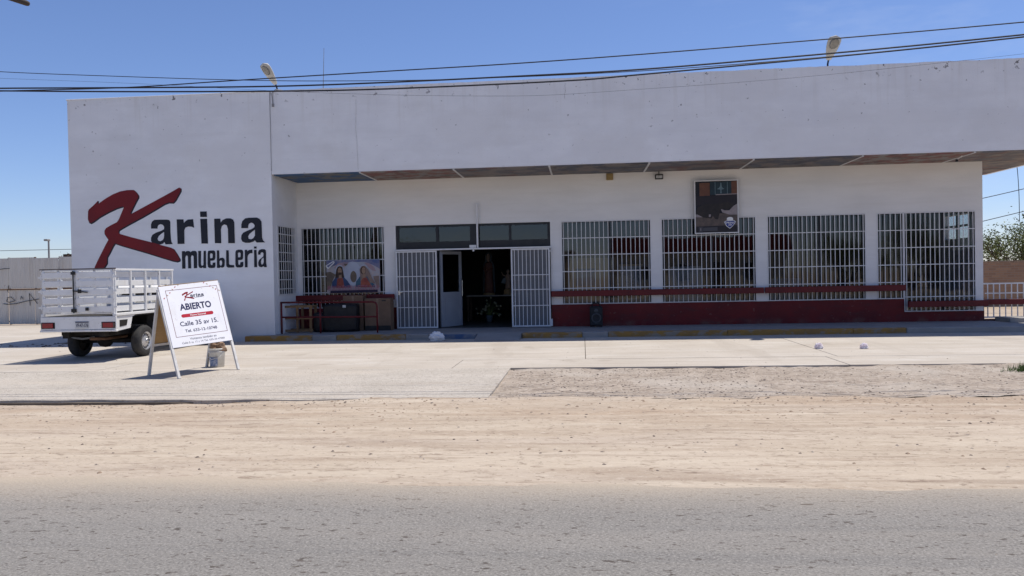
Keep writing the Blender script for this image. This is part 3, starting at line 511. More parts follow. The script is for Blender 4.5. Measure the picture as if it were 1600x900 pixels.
for i, (a, b) in enumerate(WINS):
    z0 = zb if i < 5 else ZLOW
    window(a, b, z0 + 0.001, zt - 0.001, YW + 0.035, [(a + b) / 2 + 0.1] if b - a > 1 else [])
    grille((a, YW - 0.006, 0), (1, 0, 0), b - a, z0 + 0.004, zt - 0.004, ROWS + ([0.80] if i == 5 else []), (20, 20, 20, 21, 5, 15)[i])
grille((-8.19, 20.10, 0), (0, 1, 0), 1.28, 1.184, 3.076, [1.35, 1.6, 1.85, 2.1, 2.35, 2.6, 2.85], 8)
MB().box(-8.34, -8.28, 20.11, 20.16, 1.19, 3.07).box(-8.34, -8.28, 21.32, 21.37, 1.19, 3.07).box(-8.34, -8.28, 20.16, 21.32, 3.02, 3.07).box(-8.34, -8.28, 20.16, 21.32, 1.19, 1.24).build('window', 'dark_frame', store)
bx('pane', 'side_glass', store, -8.315, -8.309, 20.15, 21.33, 1.23, 3.03)
# side window in the end wall
sw = MB().box(10.52, 10.60, 21.955, 23.495, 2.70, 2.76).box(10.52, 10.60, 22.70, 22.76, 2.385, 2.70).box(10.52, 10.60, 22.70, 22.76, 2.76, 3.035).build('window', 'dark_frame', store)
for a, b in ((21.96, 22.69), (22.77, 23.49)): 
    for c, d in ((2.39, 2.69), (2.77, 3.03)): bx('pane', 'clear_glass', sw, 10.555, 10.560, a, b, c, d)
# transom over the doors
tr = MB()
for a, b, c, d in ((-5.29, -0.89, 3.02, 3.075), (-5.29, -0.89, 2.41, 2.60), (-5.29, -5.22, 2.6, 3.02), (-0.96, -0.89, 2.6, 3.02), (-4.14, -4.06, 2.6, 3.02), (-3.16, -2.94, 2.6, 3.02), (-2.05, -1.98, 2.6, 3.02)): tr.box(a, b, YW + 0.04, YW + 0.12, c, d)
trn = tr.build('transom_window', 'dark_frame', store)
for a, b in ((-5.23, -4.13), (-4.07, -3.15), (-2.95, -2.04), (-1.99, -0.95)): bx('pane', 'window_glass', trn, a, b, YW + 0.08, YW + 0.086, 2.59, 3.03)
MB().box(-4.16, -4.09, YW + 0.03, YW + 0.13, 0.131, 2.40).box(-2.02, -1.95, YW + 0.03, YW + 0.13, 0.131, 2.40).box(-5.29, -0.89, YW + 0.035, YW + 0.125, 2.35, 2.405).build('door_frame', 'dark_frame', store)
bx('lintel_rail', 'white_metal', store, -5.30, -0.87, YW - 0.16, YW - 0.11, 2.345, 2.39, 0.006)
MB().box(-2.955, -2.905, YW - 0.11, YW - 0.06, 2.39, 3.64).build('upright_bar', 'white_metal', store, 0.006)
MB().box(-3.16, -2.97, YW - 0.13, YW - 0.05, 2.395, 2.475).box(-3.07, -3.02, YW - 0.145, YW - 0.12, 2.29, 2.344).build('lock_box', 'white_metal', store, 0.006)
def gate(x0, x1, rows, n, lockside):
    y = YW - 0.13; t = 0.04; z0, z1 = 0.145, 2.34
    g = MB().box(x0, x1, y, y + t, z0, z0 + t).box(x0, x1, y, y + t, z1 - t, z1).box(x0, x0 + t, y, y + t, z0 + t, z1 - t).box(x1 - t, x1, y, y + t, z0 + t, z1 - t).build('security_gate', 'white_metal', store, 0.004)
    bars(g, (x0 + t, y + 0.018, 0), (1, 0, 0), x1 - x0 - 2 * t, z0 + t - 0.005, z1 - t + 0.005, rows, n, 0.018)
    bx('mesh_panel', 'mesh_panel', g, x0 + 0.02, x1 - 0.02, y + 0.045, y + 0.05, z0 + 0.01, z1 - 0.01)
    xl = x0 + 0.06 if lockside < 0 else x1 - 0.05
    if lockside < 0: MB().box(xl, xl + 0.06, y - 0.02, y - 0.002, 1.10, 1.22).bar((xl + 0.03, y - 0.03, 1.19), (xl + 0.13, y - 0.035, 1.17), 0.02).build('latch', 'chrome', g)
    else: MB().box(x1 + 0.002, x1 + 0.05, y - 0.02, y + 0.03, 0.16, 0.36).box(x1 - 0.02, x1 + 0.06, y - 0.015, y - 0.002, 2.24, 2.27).build('hinge', 'white_metal', g)
gate(-5.285, -4.10, [0.74, 1.20, 1.62], 9, -1)
gate(-1.99, -0.90, [0.74, 1.19, 1.60], 9, 1)
# glazed door leaf, swung inwards
ang = math.radians(60); hx, hy = -4.07, YW + 0.10; ddir = Vector((math.cos(ang), math.sin(ang), 0)); dn = Vector((ddir.y, -ddir.x, 0))
def leaf(a, b, c, d, t0=0.0, t1=0.045):
    p = Vector((hx, hy, 0)); return [p + ddir * a + dn * t0 + Vector((0, 0, c)), p + ddir * b + dn * t0 + Vector((0, 0, c)), p + ddir * b + dn * t0 + Vector((0, 0, d)), p + ddir * a + dn * t0 + Vector((0, 0, d))], dn * (t1 - t0)
dl = MB()
for q in ((0, 0.95, 0.15, 0.23), (0, 0.95, 2.24, 2.33), (0, 0.09, 0.23, 2.24), (0.86, 0.95, 0.23, 2.24), (0.09, 0.86, 1.06, 1.15)): dl.prism(*leaf(*q))
dl.prism(*leaf(0.09, 0.86, 0.23, 1.06, 0.012, 0.033)); dl.prism(*leaf(0.18, 0.77, 0.33, 0.97, 0.033, 0.038))
door = dl.build('glass_door', 'alu_door', store)
MB().prism(*leaf(0.09, 0.86, 1.15, 2.24, 0.02, 0.025)).build('pane', 'clear_glass', door)
hp = Vector((hx, hy, 0)) + ddir * 0.90 + dn * 0.10
MB().tube([hp - dn * 0.055 + Vector((0, 0, 1.02)), hp + Vector((0, 0, 1.02)), hp + Vector((0, 0, 1.48)), hp - dn * 0.055 + Vector((0, 0, 1.48))], 0.014, 8).build('handle', 'chrome', door)

# painted logo on the corner block
def grow(poly, d):
    n = len(poly); out = []
    area = sum(poly[i][0] * poly[(i + 1) % n][1] - poly[(i + 1) % n][0] * poly[i][1] for i in range(n))
    s = 1 if area > 0 else -1
    for i in range(n):
        a, b, c = Vector(poly[i - 1]), Vector(poly[i]), Vector(poly[(i + 1) % n])
        e1, e2 = (b - a).normalized(), (c - b).normalized()
        nn = Vector((e1.y + e2.y, -(e1.x + e2.x))); nn = nn.normalized() if nn.length > 1e-6 else Vector((e1.y, -e1.x))
        out.append(tuple(b + nn * d * s))
    return out
WALLP = ((0, Y0, 0), (1, 0, 0), (0, 0, 1))
for nm, polys in LETTERS:
    if nm == 'K':
        o_ = place_flat(curve_mesh([[(x + 0.018, z - 0.022) for x, z in grow(polys[0], 0.012)]], 0.002), 'letter_outline', 'black_paint', store, *WALLP, lift=0.003)
        o_ = place_flat(curve_mesh([polys[0]], 0.002), 'painted_letter', 'red_letter', store, *WALLP, lift=0.006); o_['label'] = 'large red brush-style letter K'
    else:
        o_ = place_flat(curve_mesh(polys, 0.002), 'painted_letter', 'black_paint', store, *WALLP, lift=0.0085 if nm != 'a' else 0.0015)
# conduit and cables at the joint of the two walls
MB().tube([(-8.19, Y0 - 0.006, 4.5), (-8.185, Y0 - 0.006, 6.2), (-8.17, Y0 - 0.015, 6.62), (-8.17, Y0 + 0.1, 6.66)], 0.005, 6).tube([(-8.10, Y0 - 0.012, 6.28), (-8.12, Y0 - 0.02, 6.55), (-8.02, Y0 - 0.01, 6.655), (-7.9, Y0 + 0.1, 6.66)], 0.012, 6).box(-8.125, -8.075, Y0 - 0.03, Y0 + 0.004, 6.2, 6.28).build('conduit', 'pole_grey', store)
# hairline cracks in the fascia render
def crack(x, z0, z1, seed, wdt=0.006):
    mb = MB(); pts = []
    for k in range(13):
        t = k / 12; pts.append(Vector((x + 0.05 * fbm(seed, t * 3.0) , Y0 + 0.0035, z0 + (z1 - z0) * t)))
    for a, b in zip(pts[:-1], pts[1:]): mb.bar(a, b, wdt * random.uniform(0.4, 1.1), 0.004, (0, 1, 0))
    mb.build('crack', 'joint_soil', store)
crack(-5.85, 4.45, 6.3, 1.3, 0.0025); crack(-0.35, 6.1, 6.5, 5.1, 0.004)
# ------------------------------------------------------------------ things on the shop front
def wires(pts): # smooth a polyline
    out = []
    for i in range(len(pts) - 1):
        p0, p1, p2, p3 = (Vector(pts[max(i - 1, 0)]), Vector(pts[i]), Vector(pts[i + 1]), Vector(pts[min(i + 2, len(pts) - 1)]))
        for k in range(6):
            t = k / 6; out.append(0.5 * ((2 * p1) + (p2 - p0) * t + (2 * p0 - 5 * p1 + 4 * p2 - p3) * t * t + (3 * p1 - p0 - 3 * p2 + p3) * t ** 3))
    out.append(Vector(pts[-1])); return out

# advert board with the dog photo
ad = thing('advert_board', (3.68, 21.45, 2.65), 'white-framed advert poster with a dark dog and blue shield hung over a window', 'poster')
bx('board', 'ad_dark' if 'ad_dark' in MATS else 'black_paint', ad, 3.12, 4.24, 21.45, 21.47, 2.66, 4.06)
MB().box(3.09, 4.27, 21.44, 21.48, 2.63, 2.66).box(3.09, 4.27, 21.44, 21.48, 4.06, 4.09).box(3.09, 3.12, 21.44, 21.48, 2.66, 4.06).box(4.24, 4.27, 21.44, 21.48, 2.66, 4.06).build('frame', 'white_metal', ad, 0.004)
MB().box(3.3, 3.34, 21.48, 21.597, 3.5, 3.54).box(4.0, 4.04, 21.48, 21.597, 3.5, 3.54).build('bracket', 'white_metal', ad)
for nm, c1, c2 in (('ad_brick', (0.17, 0.075, 0.045), (0.11, 0.05, 0.035)), ('ad_teal', (0.025, 0.05, 0.065), (0.015, 0.03, 0.045)), ('ad_tower', (0.14, 0.21, 0.25), (0.09, 0.15, 0.19)), ('ad_sheet', (0.33, 0.29, 0.30), (0.25, 0.22, 0.23)), ('ad_dog', (0.035, 0.028, 0.026), (0.02, 0.017, 0.018)), ('ad_bed', (0.14, 0.105, 0.09), (0.08, 0.065, 0.06)), ('ad_blue', (0.03, 0.05, 0.28), (0.025, 0.04, 0.22)), ('ad_head', (0.028, 0.022, 0.026), (0.018, 0.016, 0.022)), ('ad_strip', (0.07, 0.07, 0.085), (0.06, 0.06, 0.07))): mat(nm, c1, c2, 6, 0.45)
AO, AX, AZ = (3.12, 21.45, 2.66), (1, 0, 0), (0, 0, 1)
def A(pts): return [((x - 132) / 530 * 1.12, (770 - y) / 655 * 1.40) for x, y in pts]
lay = [0.0015]
def adp(name, m, pts): lay[0] += 0.0013; return flat_poly(name, m, ad, A(pts), AO, AX, AZ, lay[0])
adp('printed_wall', 'ad_brick', [(185, 135), (315, 135), (315, 300), (185, 302)]); adp('printed_wall', 'ad_brick', [(590, 125), (660, 122), (660, 290), (590, 290)])
adp('printed_window', 'ad_teal', [(320, 128), (590, 122), (590, 288), (320, 290)])
adp('printed_tower', 'ad_tower', [(450, 138), (464, 138), (468, 185), (480, 205), (498, 214), (498, 220), (470, 224), (464, 240), (468, 275), (446, 275), (450, 240), (444, 224), (412, 220), (412, 214), (432, 205), (446, 185)])
for x in (380, 535): adp('printed_mullion', 'ad_tower', [(x, 126), (x + 7, 126), (x + 7, 288), (x, 288)])
adp('printed_sill', 'ad_sheet', [(390, 284), (660, 281), (660, 290), (390, 295)])
adp('printed_headboard', 'ad_head', [(134, 305), (660, 292), (660, 415), (134, 420)])
adp('printed_bed', 'ad_bed', [(134, 560), (300, 570), (430, 530), (660, 520), (660, 690), (134, 690)])
adp('printed_sheet', 'ad_sheet', [(134, 535), (215, 545), (215, 572), (134, 572)])
adp('printed_pillow', 'ad_sheet', [(450, 472), (500, 492), (560, 492), (610, 440), (660, 410), (660, 550), (560, 548), (470, 518)])
adp('printed_dog', 'ad_dog', [(138, 500), (160, 445), (240, 412), (350, 402), (450, 406), (490, 388), (560, 392), (622, 425), (600, 452), (520, 492), (490, 470), (445, 480), (432, 540), (415, 605), (380, 602), (350, 560), (330, 592), (230, 578), (150, 535)])
adp('printed_paw', 'ad_sheet', [(300, 540), (325, 540), (318, 572), (298, 570)])
adp('printed_band', 'ad_head', [(134, 692), (660, 682), (660, 765), (134, 768)])
adp('printed_strip', 'ad_strip', [(220, 707), (405, 703), (405, 750), (220, 752)])
adp('printed_emblem', 'ad_strip', [(168, 698), (216, 698), (216, 764), (168, 764)]); adp('printed_emblem', 'ad_sheet', [(186, 715), (198, 715), (198, 745), (186, 745)])
adp('printed_shield', 'ink_white', [(488, 640), (520, 622), (615, 622), (640, 640), (600, 695), (562, 728), (518, 695)])
adp('printed_shield', 'ad_blue', [(496, 643), (524, 628), (612, 628), (632, 643), (596, 690), (562, 718), (524, 690)])
adp('printed_cloud', 'ink_white', [(522, 610), (528, 590), (548, 580), (580, 580), (602, 592), (604, 618), (580, 628), (540, 628)])
for tx, q in (('SPRING', (500, 628, 665, 640)), ('AIR', (540, 590, 690, 668))):
    place_flat(text_mesh(tx, 0.02), 'printed_word', 'ink_white', ad, AO, AX, AZ, ((q[0] - 132) / 530 * 1.12, (q[1] - 132) / 530 * 1.12, (770 - q[2]) / 655 * 1.4, (770 - q[3]) / 655 * 1.4), lay[0] + 0.002)

# banner with two robed figures, tied to the first grille
bn = thing('religious_banner', (-6.53, 21.55, 1.18), 'wide printed banner of two robed haloed figures tied to the left window bars', 'banner')
for nm, c1, c2 in (('bn_sky', (0.33, 0.36, 0.42), (0.44, 0.36, 0.34)), ('bn_top', (0.08, 0.11, 0.24), (0.24, 0.22, 0.28)), ('bn_cloud', (0.40, 0.26, 0.27), (0.30, 0.22, 0.25)), ('bn_earth', (0.17, 0.13, 0.09), (0.11, 0.085, 0.07)), ('bn_light', (0.42, 0.45, 0.52), (0.36, 0.38, 0.46)), ('bn_hair', (0.035, 0.02, 0.015), (0.05, 0.03, 0.02)), ('bn_skin', (0.34, 0.22, 0.15), (0.29, 0.18, 0.12)), ('bn_red', (0.36, 0.10, 0.06), (0.20, 0.04, 0.035)), ('bn_blue', (0.04, 0.075, 0.17), (0.03, 0.05, 0.12)), ('bn_teal', (0.05, 0.12, 0.17), (0.04, 0.09, 0.14)), ('bn_veil', (0.27, 0.19, 0.15), (0.2, 0.14, 0.12)), ('bn_pink', (0.42, 0.18, 0.22), (0.35, 0.13, 0.18)), ('bn_dark', (0.02, 0.015, 0.04), (0.03, 0.02, 0.05))): mat(nm, tuple(v * 1.05 for v in c1), tuple(v * 1.05 for v in c2), 5, 0.6)
BO, BX_, BZ = (-7.32, 21.485, 1.18), (1, 0, 0), (0, 0, 1)
def Bp(pts): return [((x - 125) / 1005 * 1.57, (690 - y) / 548 * 0.95) for x, y in pts]
lay = [0.001]
def bnp(name, m, pts): lay[0] += 0.0013; return flat_poly(name, m, bn, Bp(pts), BO, BX_, BZ, lay[0])
bx('cloth', 'bn_sky', bn, -7.32, -5.75, 21.485, 21.489, 1.18, 2.13)
bnp('printed_sky', 'bn_top', [(126, 143), (1128, 143), (1128, 300), (1000, 230), (850, 180), (600, 175), (400, 200), (250, 240), (126, 280)])
bnp('printed_cloud', 'bn_cloud', [(280, 260), (340, 200), (480, 175), (560, 190), (500, 240), (380, 260), (300, 310)]); bnp('printed_cloud', 'bn_cloud', [(840, 190), (930, 200), (1020, 260), (1060, 340), (980, 320), (900, 250)])
bnp('printed_land', 'bn_earth', [(126, 340), (200, 330), (300, 380), (240, 480), (200, 600), (126, 640)]); bnp('printed_land', 'bn_veil', [(1000, 420), (1110, 410), (1120, 600), (1080, 620)])
bnp('printed_glow', 'bn_light', ell(620, 370, 165, 200)); bnp('printed_glow', 'bn_earth', ell(635, 420, 60, 95))
for cx, sx in ((385, 1), (835, -1)):
    bnp('printed_halo', 'bn_light', ell(cx - 5, 330, 90, 110))
    bnp('printed_robe', 'bn_blue' if sx > 0 else 'bn_teal', [(cx - 165, 590), (cx - 150, 500), (cx - 80, 420), (cx + 60, 415), (cx + 130, 480), (cx + 190, 560), (cx + 195, 600)])
    bnp('printed_robe', 'bn_red', [(cx - 75, 600), (cx - 55, 450), (cx - 10, 430), (cx + 50, 440), (cx + (75 if sx > 0 else 150), 600)])
    if sx > 0: bnp('printed_hair', 'bn_hair', [(cx - 95, 440), (cx - 70, 300), (cx - 40, 250), (cx, 240), (cx + 45, 255), (cx + 60, 330), (cx + 75, 430), (cx + 30, 430), (cx - 40, 430)])
    else: bnp('printed_veil', 'bn_veil', [(cx - 65, 500), (cx - 80, 300), (cx - 40, 248), (cx + 20, 240), (cx + 70, 290), (cx + 150, 450), (cx + 210, 540), (cx + 110, 520), (cx + 60, 420), (cx - 10, 430)]); bnp('printed_hair', 'bn_hair', ell(cx - 12, 320, 52, 66))
    bnp('printed_neck', 'bn_skin', [(cx - 25, 440), (cx - 22, 380), (cx + 25, 380), (cx + 30, 440)])
    bnp('printed_face', 'bn_skin', ell(cx - 4, 322, 37, 56))
    if sx > 0: bnp('printed_beard', 'bn_hair', [(cx - 32, 345), (cx + 24, 345), (cx + 14, 385), (cx - 4, 396), (cx - 20, 385)])
    for e in (-18, 12): bnp('printed_eye', 'bn_hair', ell(cx + e, 312, 8, 4, 8))
bnp('printed_band', 'bn_dark', [(200, 645), (1085, 640), (1085, 682), (200, 688)])
for x in range(150, 1100, 27):   # a row of ornate pink capitals too blurred to read
    h = random.choice((560, 566, 572)); k = random.random()
    bnp('printed_letter', 'bn_pink', [(x, 640), (x, h), (x + 7, h), (x + 7, 640)] if k < 0.35 else ([(x, 640), (x, h), (x + 20, h), (x + 20, h + 10), (x + 7, h + 10), (x + 7, 630), (x + 20, 630), (x + 20, 640)] if k < 0.7 else [(x, 640), (x, h), (x + 7, h), (x + 7, 595), (x + 14, 595), (x + 14, h), (x + 20, h), (x + 20, 640), (x + 14, 640), (x + 14, 607), (x + 7, 607), (x + 7, 640)]))
bnp('printed_ribbon', 'ink_white', [(130, 230), (275, 155), (302, 172), (290, 195), (180, 285), (150, 270)]); bnp('printed_ribbon', 'bn_top', [(150, 235), (272, 172), (284, 180), (180, 262)])
bnp('printed_bird', 'bn_earth', [(470, 205), (550, 208), (520, 235), (495, 240)])

# flood light, junction box, camera, speaker
fl = thing('flood_light', (2.15, 21.6, 4.36), 'small black flood light hanging under the soffit beside the yellowish box', 'lamp')
MB().box(2.04, 2.26, 21.44, 21.52, 4.16, 4.30).build('housing', 'black_metal', fl, 0.01)
bx('lens', 'flood_lens', fl, 2.065, 2.235, 21.432, 21.438, 4.185, 4.262); MB().bar((2.15, 21.52, 4.24), (2.15, 21.596, 4.24), 0.03).tube([(2.15, 21.5, 4.30), (2.15, 21.5, 4.384)], 0.012).build('bracket', 'black_metal', fl)
single(MB().box(0.71, 0.90, 21.54, 21.598, 4.19, 4.37).box(0.735, 0.875, 21.53, 21.54, 4.215, 4.345).build('junction_box', 'wall_box', bevel=0.006), 'yellowish square junction box high on the wall left of the flood light', 'box')
cm = thing('security_camera', (9.4, 20.3, 4.38), 'tiny dark security camera under the soffit near the right corner', 'camera')
MB().lathe([(0.02, -0.03), (0.035, -0.02), (0.035, 0.02), (0.02, 0.03)], 10, (9.40, 20.25, 4.25)).build('camera_body', 'black_metal', cm, smooth=True); MB().tube([(9.41, 20.25, 4.28), (9.55, 20.3, 4.374)], 0.012).build('arm', 'white_metal', cm)
spk = thing('portable_speaker', (0.355, 21.2, 0.13), 'black upright portable speaker with round cone standing against the red base', 'speaker')
MB().box(0.18, 0.53, 21.05, 21.36, 0.17, 0.70).build('cabinet', 'speaker_black', spk, 0.03)
MB().lathe([(0.10, 0), (0.125, -0.015), (0.135, 0), (0.125, 0.01)], 20, (0.355, 21.05, 0.385), axis='y', caps=False).build('cone_ring', 'speaker_ring', spk, smooth=True)
MB().lathe([(0.0, 0.012), (0.05, -0.008), (0.10, -0.004)], 16, (0.355, 21.05, 0.385), axis='y', caps=False).build('cone', 'speaker_black', spk, smooth=True)
MB().lathe([(0.0, -0.01), (0.04, -0.008), (0.055, 0.0)], 14, (0.355, 21.05, 0.585), axis='y', caps=False).build('tweeter', 'speaker_ring', spk, smooth=True)
MB().tube([(0.25, 21.2, 0.69), (0.25, 21.2, 0.76), (0.29, 21.2, 0.785), (0.42, 21.2, 0.785), (0.46, 21.2, 0.76), (0.46, 21.2, 0.69)], 0.018, 8).build('handle', 'speaker_black', spk, smooth=True)
bx('badge', 'speaker_ring', spk, 0.32, 0.39, 21.045, 21.049, 0.225, 0.24)
for x in (0.21, 0.50): MB().lathe([(0.045, -0.02), (0.05, 0), (0.045, 0.02)], 12, (x, 21.3, 0.18), axis='x').build('wheel', 'rubber', spk)

# red pipe railing
rl = thing('pipe_railing', (-6.9, 20.2, 0.13), 'low red pipe railing with three posts in front of the left window', 'railing')
rr = 0.025
MB().tube([(-8.18, 20.2, 0.98), (-5.62, 20.2, 0.96), (-5.54, 20.2, 0.93), (-5.51, 20.2, 0.86), (-5.51, 20.2, 0.13)], rr, 8).build('top_pipe', 'red_rail', rl, smooth=True)
MB().tube([(-8.18, 20.2, 0.58), (-5.51, 20.2, 0.56)], rr * 0.9, 8).build('lower_pipe', 'red_rail', rl, smooth=True)
for x in (-8.16, -7.08): MB().tube([(x, 20.2, 0.13), (x, 20.2, 0.98)], rr, 8).build('post', 'red_rail', rl, smooth=True)
# crate, boxes, wrapped bundle
cr = thing('wooden_crate', (-7.95, 20.75, 0.13), 'open wooden slat crate standing at the left end behind the red railing', 'crate')
for y in (20.55, 20.95):
    for x in (-8.30, -7.86, -7.48): bx('batten', 'wood', cr, x - 0.035, x + 0.035, y, y + 0.03, 0.132, 0.88)
    for z in (0.16, 0.50, 0.82): bx('slat', 'wood', cr, -8.36, -7.42, y - 0.022, y - 0.002, z, z + 0.06)
for x in (-8.30, -7.48):
    for z in (0.17, 0.52, 0.80): bx('slat', 'wood', cr, x - 0.015, x + 0.015, 20.585, 20.945, z, z + 0.05)
single(MB().box(-8.22, -7.56, 20.62, 20.9, 0.17, 0.42).build('red_carton', 'red_paint', None, 0.01), 'dull red carton inside the wooden crate', 'carton') if False else None
def carton(name, x0, x1, y0, y1, z1, label, flap):
    c = thing(name, ((x0 + x1) / 2, (y0 + y1) / 2, 0.13), label, 'box')
    bx('carton_body', 'cardboard', c, x0, x1, y0, y1, 0.131, z1, 0.008)
    bx('tape', 'paper_brown', c, (x0 + x1) / 2 - 0.03, (x0 + x1) / 2 + 0.03, y0 - 0.003, y0 - 0.001, 0.2, z1 - 0.01)
    if flap: bx('base_band', 'black_wrap', c, x0 + 0.005, x1 - 0.005, y0 - 0.003, y0 - 0.001, 0.14, 0.27); bx('hand_slot', 'black_metal', c, x1 - 0.25, x1 - 0.13, y0 - 0.0035, y0 - 0.001, z1 - 0.08, z1 - 0.05)
carton('cardboard_box', -6.07, -5.33, 20.95, 21.33, 1.03, 'tall cardboard box with dark base band beside the left gate', True)
carton('cardboard_box', -6.70, -6.12, 21.0, 21.33, 1.12, 'tall plain cardboard box behind the black bundle, left of the banded box', False)
def lump(name, m, c, s, seed, amp, parent=None, sub=3, crease=0.0):
    b = bmesh.new(); bmesh.ops.create_icosphere(b, subdivisions=sub, radius=1)
    for v in b.verts:
        d = v.co.normalized(); k = 1 + amp * noise.fractal(d * 1.8 + Vector((seed, 0, 0)), 1, 2, 3) + amp * 0.5 * abs(noise.noise(d * 5 + Vector((seed, 4, 0)))) - crease * (1 - 2 * abs(noise.noise(d * 4 + Vector((seed, 9, 0))))) - crease * 0.5 * (1 - 2 * abs(noise.noise(d * 9 + Vector((seed, 2, 5)))))
        q = Vector((d.x * s[0], d.y * s[1], d.z * s[2])) * k
        if q.z < -s[2] * 0.55: q.z = -s[2] * 0.55
        v.co = q + Vector(c) + Vector((0, 0, s[2] * 0.55)) - ORG[0]
    me = bpy.data.meshes.new(name); b.to_mesh(me); b.free(); me.materials.append(MATS[m]); return link(name, me, parent)
wb = thing('wrapped_bundle', (-6.75, 20.8, 0.13), 'bulky bundle wrapped in black plastic behind the red railing', 'bundle')
def wrapped(x0, x1, y0, y1, z1, seed):
    b = bmesh.new(); bmesh.ops.create_cube(b, size=2); bmesh.ops.subdivide_edges(b, edges=b.edges[:], cuts=11, use_grid_fill=True)
    for v in b.verts:
        c = v.co; d = c.normalized(); q = c.lerp(d * 1.25, 0.25); k = 1 + 0.06 * noise.fractal(c * 1.3 + Vector((seed, 0, 0)), 1, 2, 3) - 0.03 * abs(noise.noise(c * 4 + Vector((seed, 2, 0))))
        v.co = Vector(((x0 + x1) / 2 + q.x * k * (x1 - x0) / 2, (y0 + y1) / 2 + q.y * k * (y1 - y0) / 2, max(0.131, 0.13 + (q.z * k + 1) * (z1 - 0.13) / 2))) - ORG[0]
    me = bpy.data.meshes.new('wrap'); b.to_mesh(me); b.free(); me.shade_smooth(); me.materials.append(MATS['black_wrap']); return link('wrap', me, wb)
wrapped(-7.18, -6.20, 20.62, 20.98, 0.90, 3.3); wrapped(-7.44, -7.16, 20.64, 20.96, 0.66, 8.1)
bx('label_sticker', 'plate_white', wb, -6.58, -6.49, 20.585, 20.588, 0.80, 0.87)

# ------------------------------------------------------------------ inside the doorway
tb = thing('display_table', (-2.85, 25.0, 0.13), 'low dark display table inside the open doorway', 'table')
bx('tabletop', 'table_top', tb, -3.75, -2.15, 24.6, 25.3, 0.93, 0.97, 0.006)
for x in (-3.7, -2.2):
    for y in (24.65, 25.25): bx('leg', 'wood_dark', tb, x - 0.03, x + 0.03, y - 0.03, y + 0.03, 0.131, 0.93)
st = thing('robed_statue', (-3.05, 24.95, 0.97), 'tall religious statue in a hooded mantle standing on the table in the doorway', 'statue')
MB().lathe([(0.19, 0.97), (0.19, 1.03), (0.17, 1.04)], 16, (-3.05, 24.95, 0)).build('plinth', 'gold_cloth', st)
MB().lathe([(0.16, 1.04), (0.15, 1.25), (0.13, 1.5), (0.125, 1.75), (0.14, 1.9), (0.12, 2.0), (0.05, 2.06)], 18, (-3.05, 24.95, 0), 1, 0.75).build('robe', 'robe_red', st, smooth=True)
mb = MB(); prof = [(0.21, 1.05), (0.20, 1.4), (0.19, 1.8), (0.17, 1.98), (0.11, 2.1), (0.115, 2.22), (0.08, 2.32), (0.02, 2.355)]
for i, (r, z) in enumerate(prof):
    for k in range(13):
        a = math.radians(-35 + 250 * k / 12); mb.v.append(Vector((-3.05 + r * math.cos(a), 24.97 + r * 0.8 * math.sin(a), z)))
for i in range(len(prof) - 1):
    for k in range(12): mb.f.append((i * 13 + k, i * 13 + k + 1, (i + 1) * 13 + k + 1, (i + 1) * 13 + k))
mb.build('mantle', 'mantle', st, smooth=True, recalc=False)
MB().lathe([(0.02, 2.04), (0.05, 2.08), (0.075, 2.15), (0.082, 2.21), (0.07, 2.28), (0.02, 2.32)], 14, (-3.05, 24.92, 0), 0.85, 1).build('head', 'skin_clay', st, smooth=True)
MB().tube([(-3.18, 24.85, 1.85), (-3.13, 24.79, 1.74), (-3.05, 24.77, 1.83)], [0.045, 0.04, 0.025], 8).tube([(-2.92, 24.85, 1.85), (-2.97, 24.79, 1.74), (-3.045, 24.77, 1.83)], [0.045, 0.04, 0.025], 8).build('arms', 'robe_red', st, smooth=True)
ag = thing('angel_statue', (-2.42, 24.95, 0.97), 'small statue with both arms raised, right of the tall robed statue', 'statue')
MB().lathe([(0.15, 0.97), (0.15, 1.1), (0.10, 1.16)], 14, (-2.42, 24.95, 0)).build('base', 'gold_cloth', ag)
MB().lathe([(0.10, 1.16), (0.085, 1.3), (0.07, 1.42), (0.085, 1.55), (0.06, 1.62), (0.025, 1.65), (0.045, 1.70), (0.05, 1.74), (0.03, 1.79), (0.005, 1.80)], 14, (-2.42, 24.95, 0), 1, 0.8).tube([(-2.48, 24.95, 1.58), (-2.57, 24.93, 1.60), (-2.63, 24.92, 1.72)], [0.03, 0.025, 0.015], 8).tube([(-2.36, 24.95, 1.58), (-2.27, 24.93, 1.60), (-2.22, 24.92, 1.72)], [0.03, 0.025, 0.015], 8).build('figure', 'skin_clay', ag, smooth=True)
MB().prism([(-2.46, 25.0, 1.55), (-2.6, 25.05, 1.5), (-2.66, 25.05, 1.36), (-2.52, 25.02, 1.32)], (0, 0.02, 0)).prism([(-2.38, 25.0, 1.55), (-2.24, 25.05, 1.5), (-2.18, 25.05, 1.36), (-2.32, 25.02, 1.32)], (0, 0.02, 0)).build('wings', 'mantle', ag)
fp = thing('flower_pot', (-2.95, 24.1, 0.13), 'pot of pale yellow flowers on the floor below the robed statue', 'flowers')
MB().lathe([(0.08, 0.131), (0.12, 0.33), (0.13, 0.34)], 14, (-2.95, 24.1, 0)).build('pot', 'mantle', fp, smooth=True)
stm = MB(); ptl = MB()
for k in range(26):
    a, r = random.random() * 6.28, random.uniform(0.08, 0.42); h = 0.45 + random.random() * 0.5 - r * 0.4
    p = Vector((-2.95 + r * math.cos(a), 24.1 + r * 0.5 * math.sin(a), h)); stm.tube([(-2.95, 24.1, 0.3), p * 0.5 + Vector((-2.95, 24.1, 0.55)) * 0.5, p], 0.006, 4)
    ptl.lathe([(0.01, -0.03), (0.04, 0.0), (0.03, 0.03), (0.005, 0.035)], 7, p)
struct(stm.build('stems', 'leaf', fp), 'stuff'); struct(ptl.build('blossoms', 'petal', fp, smooth=True), 'stuff')
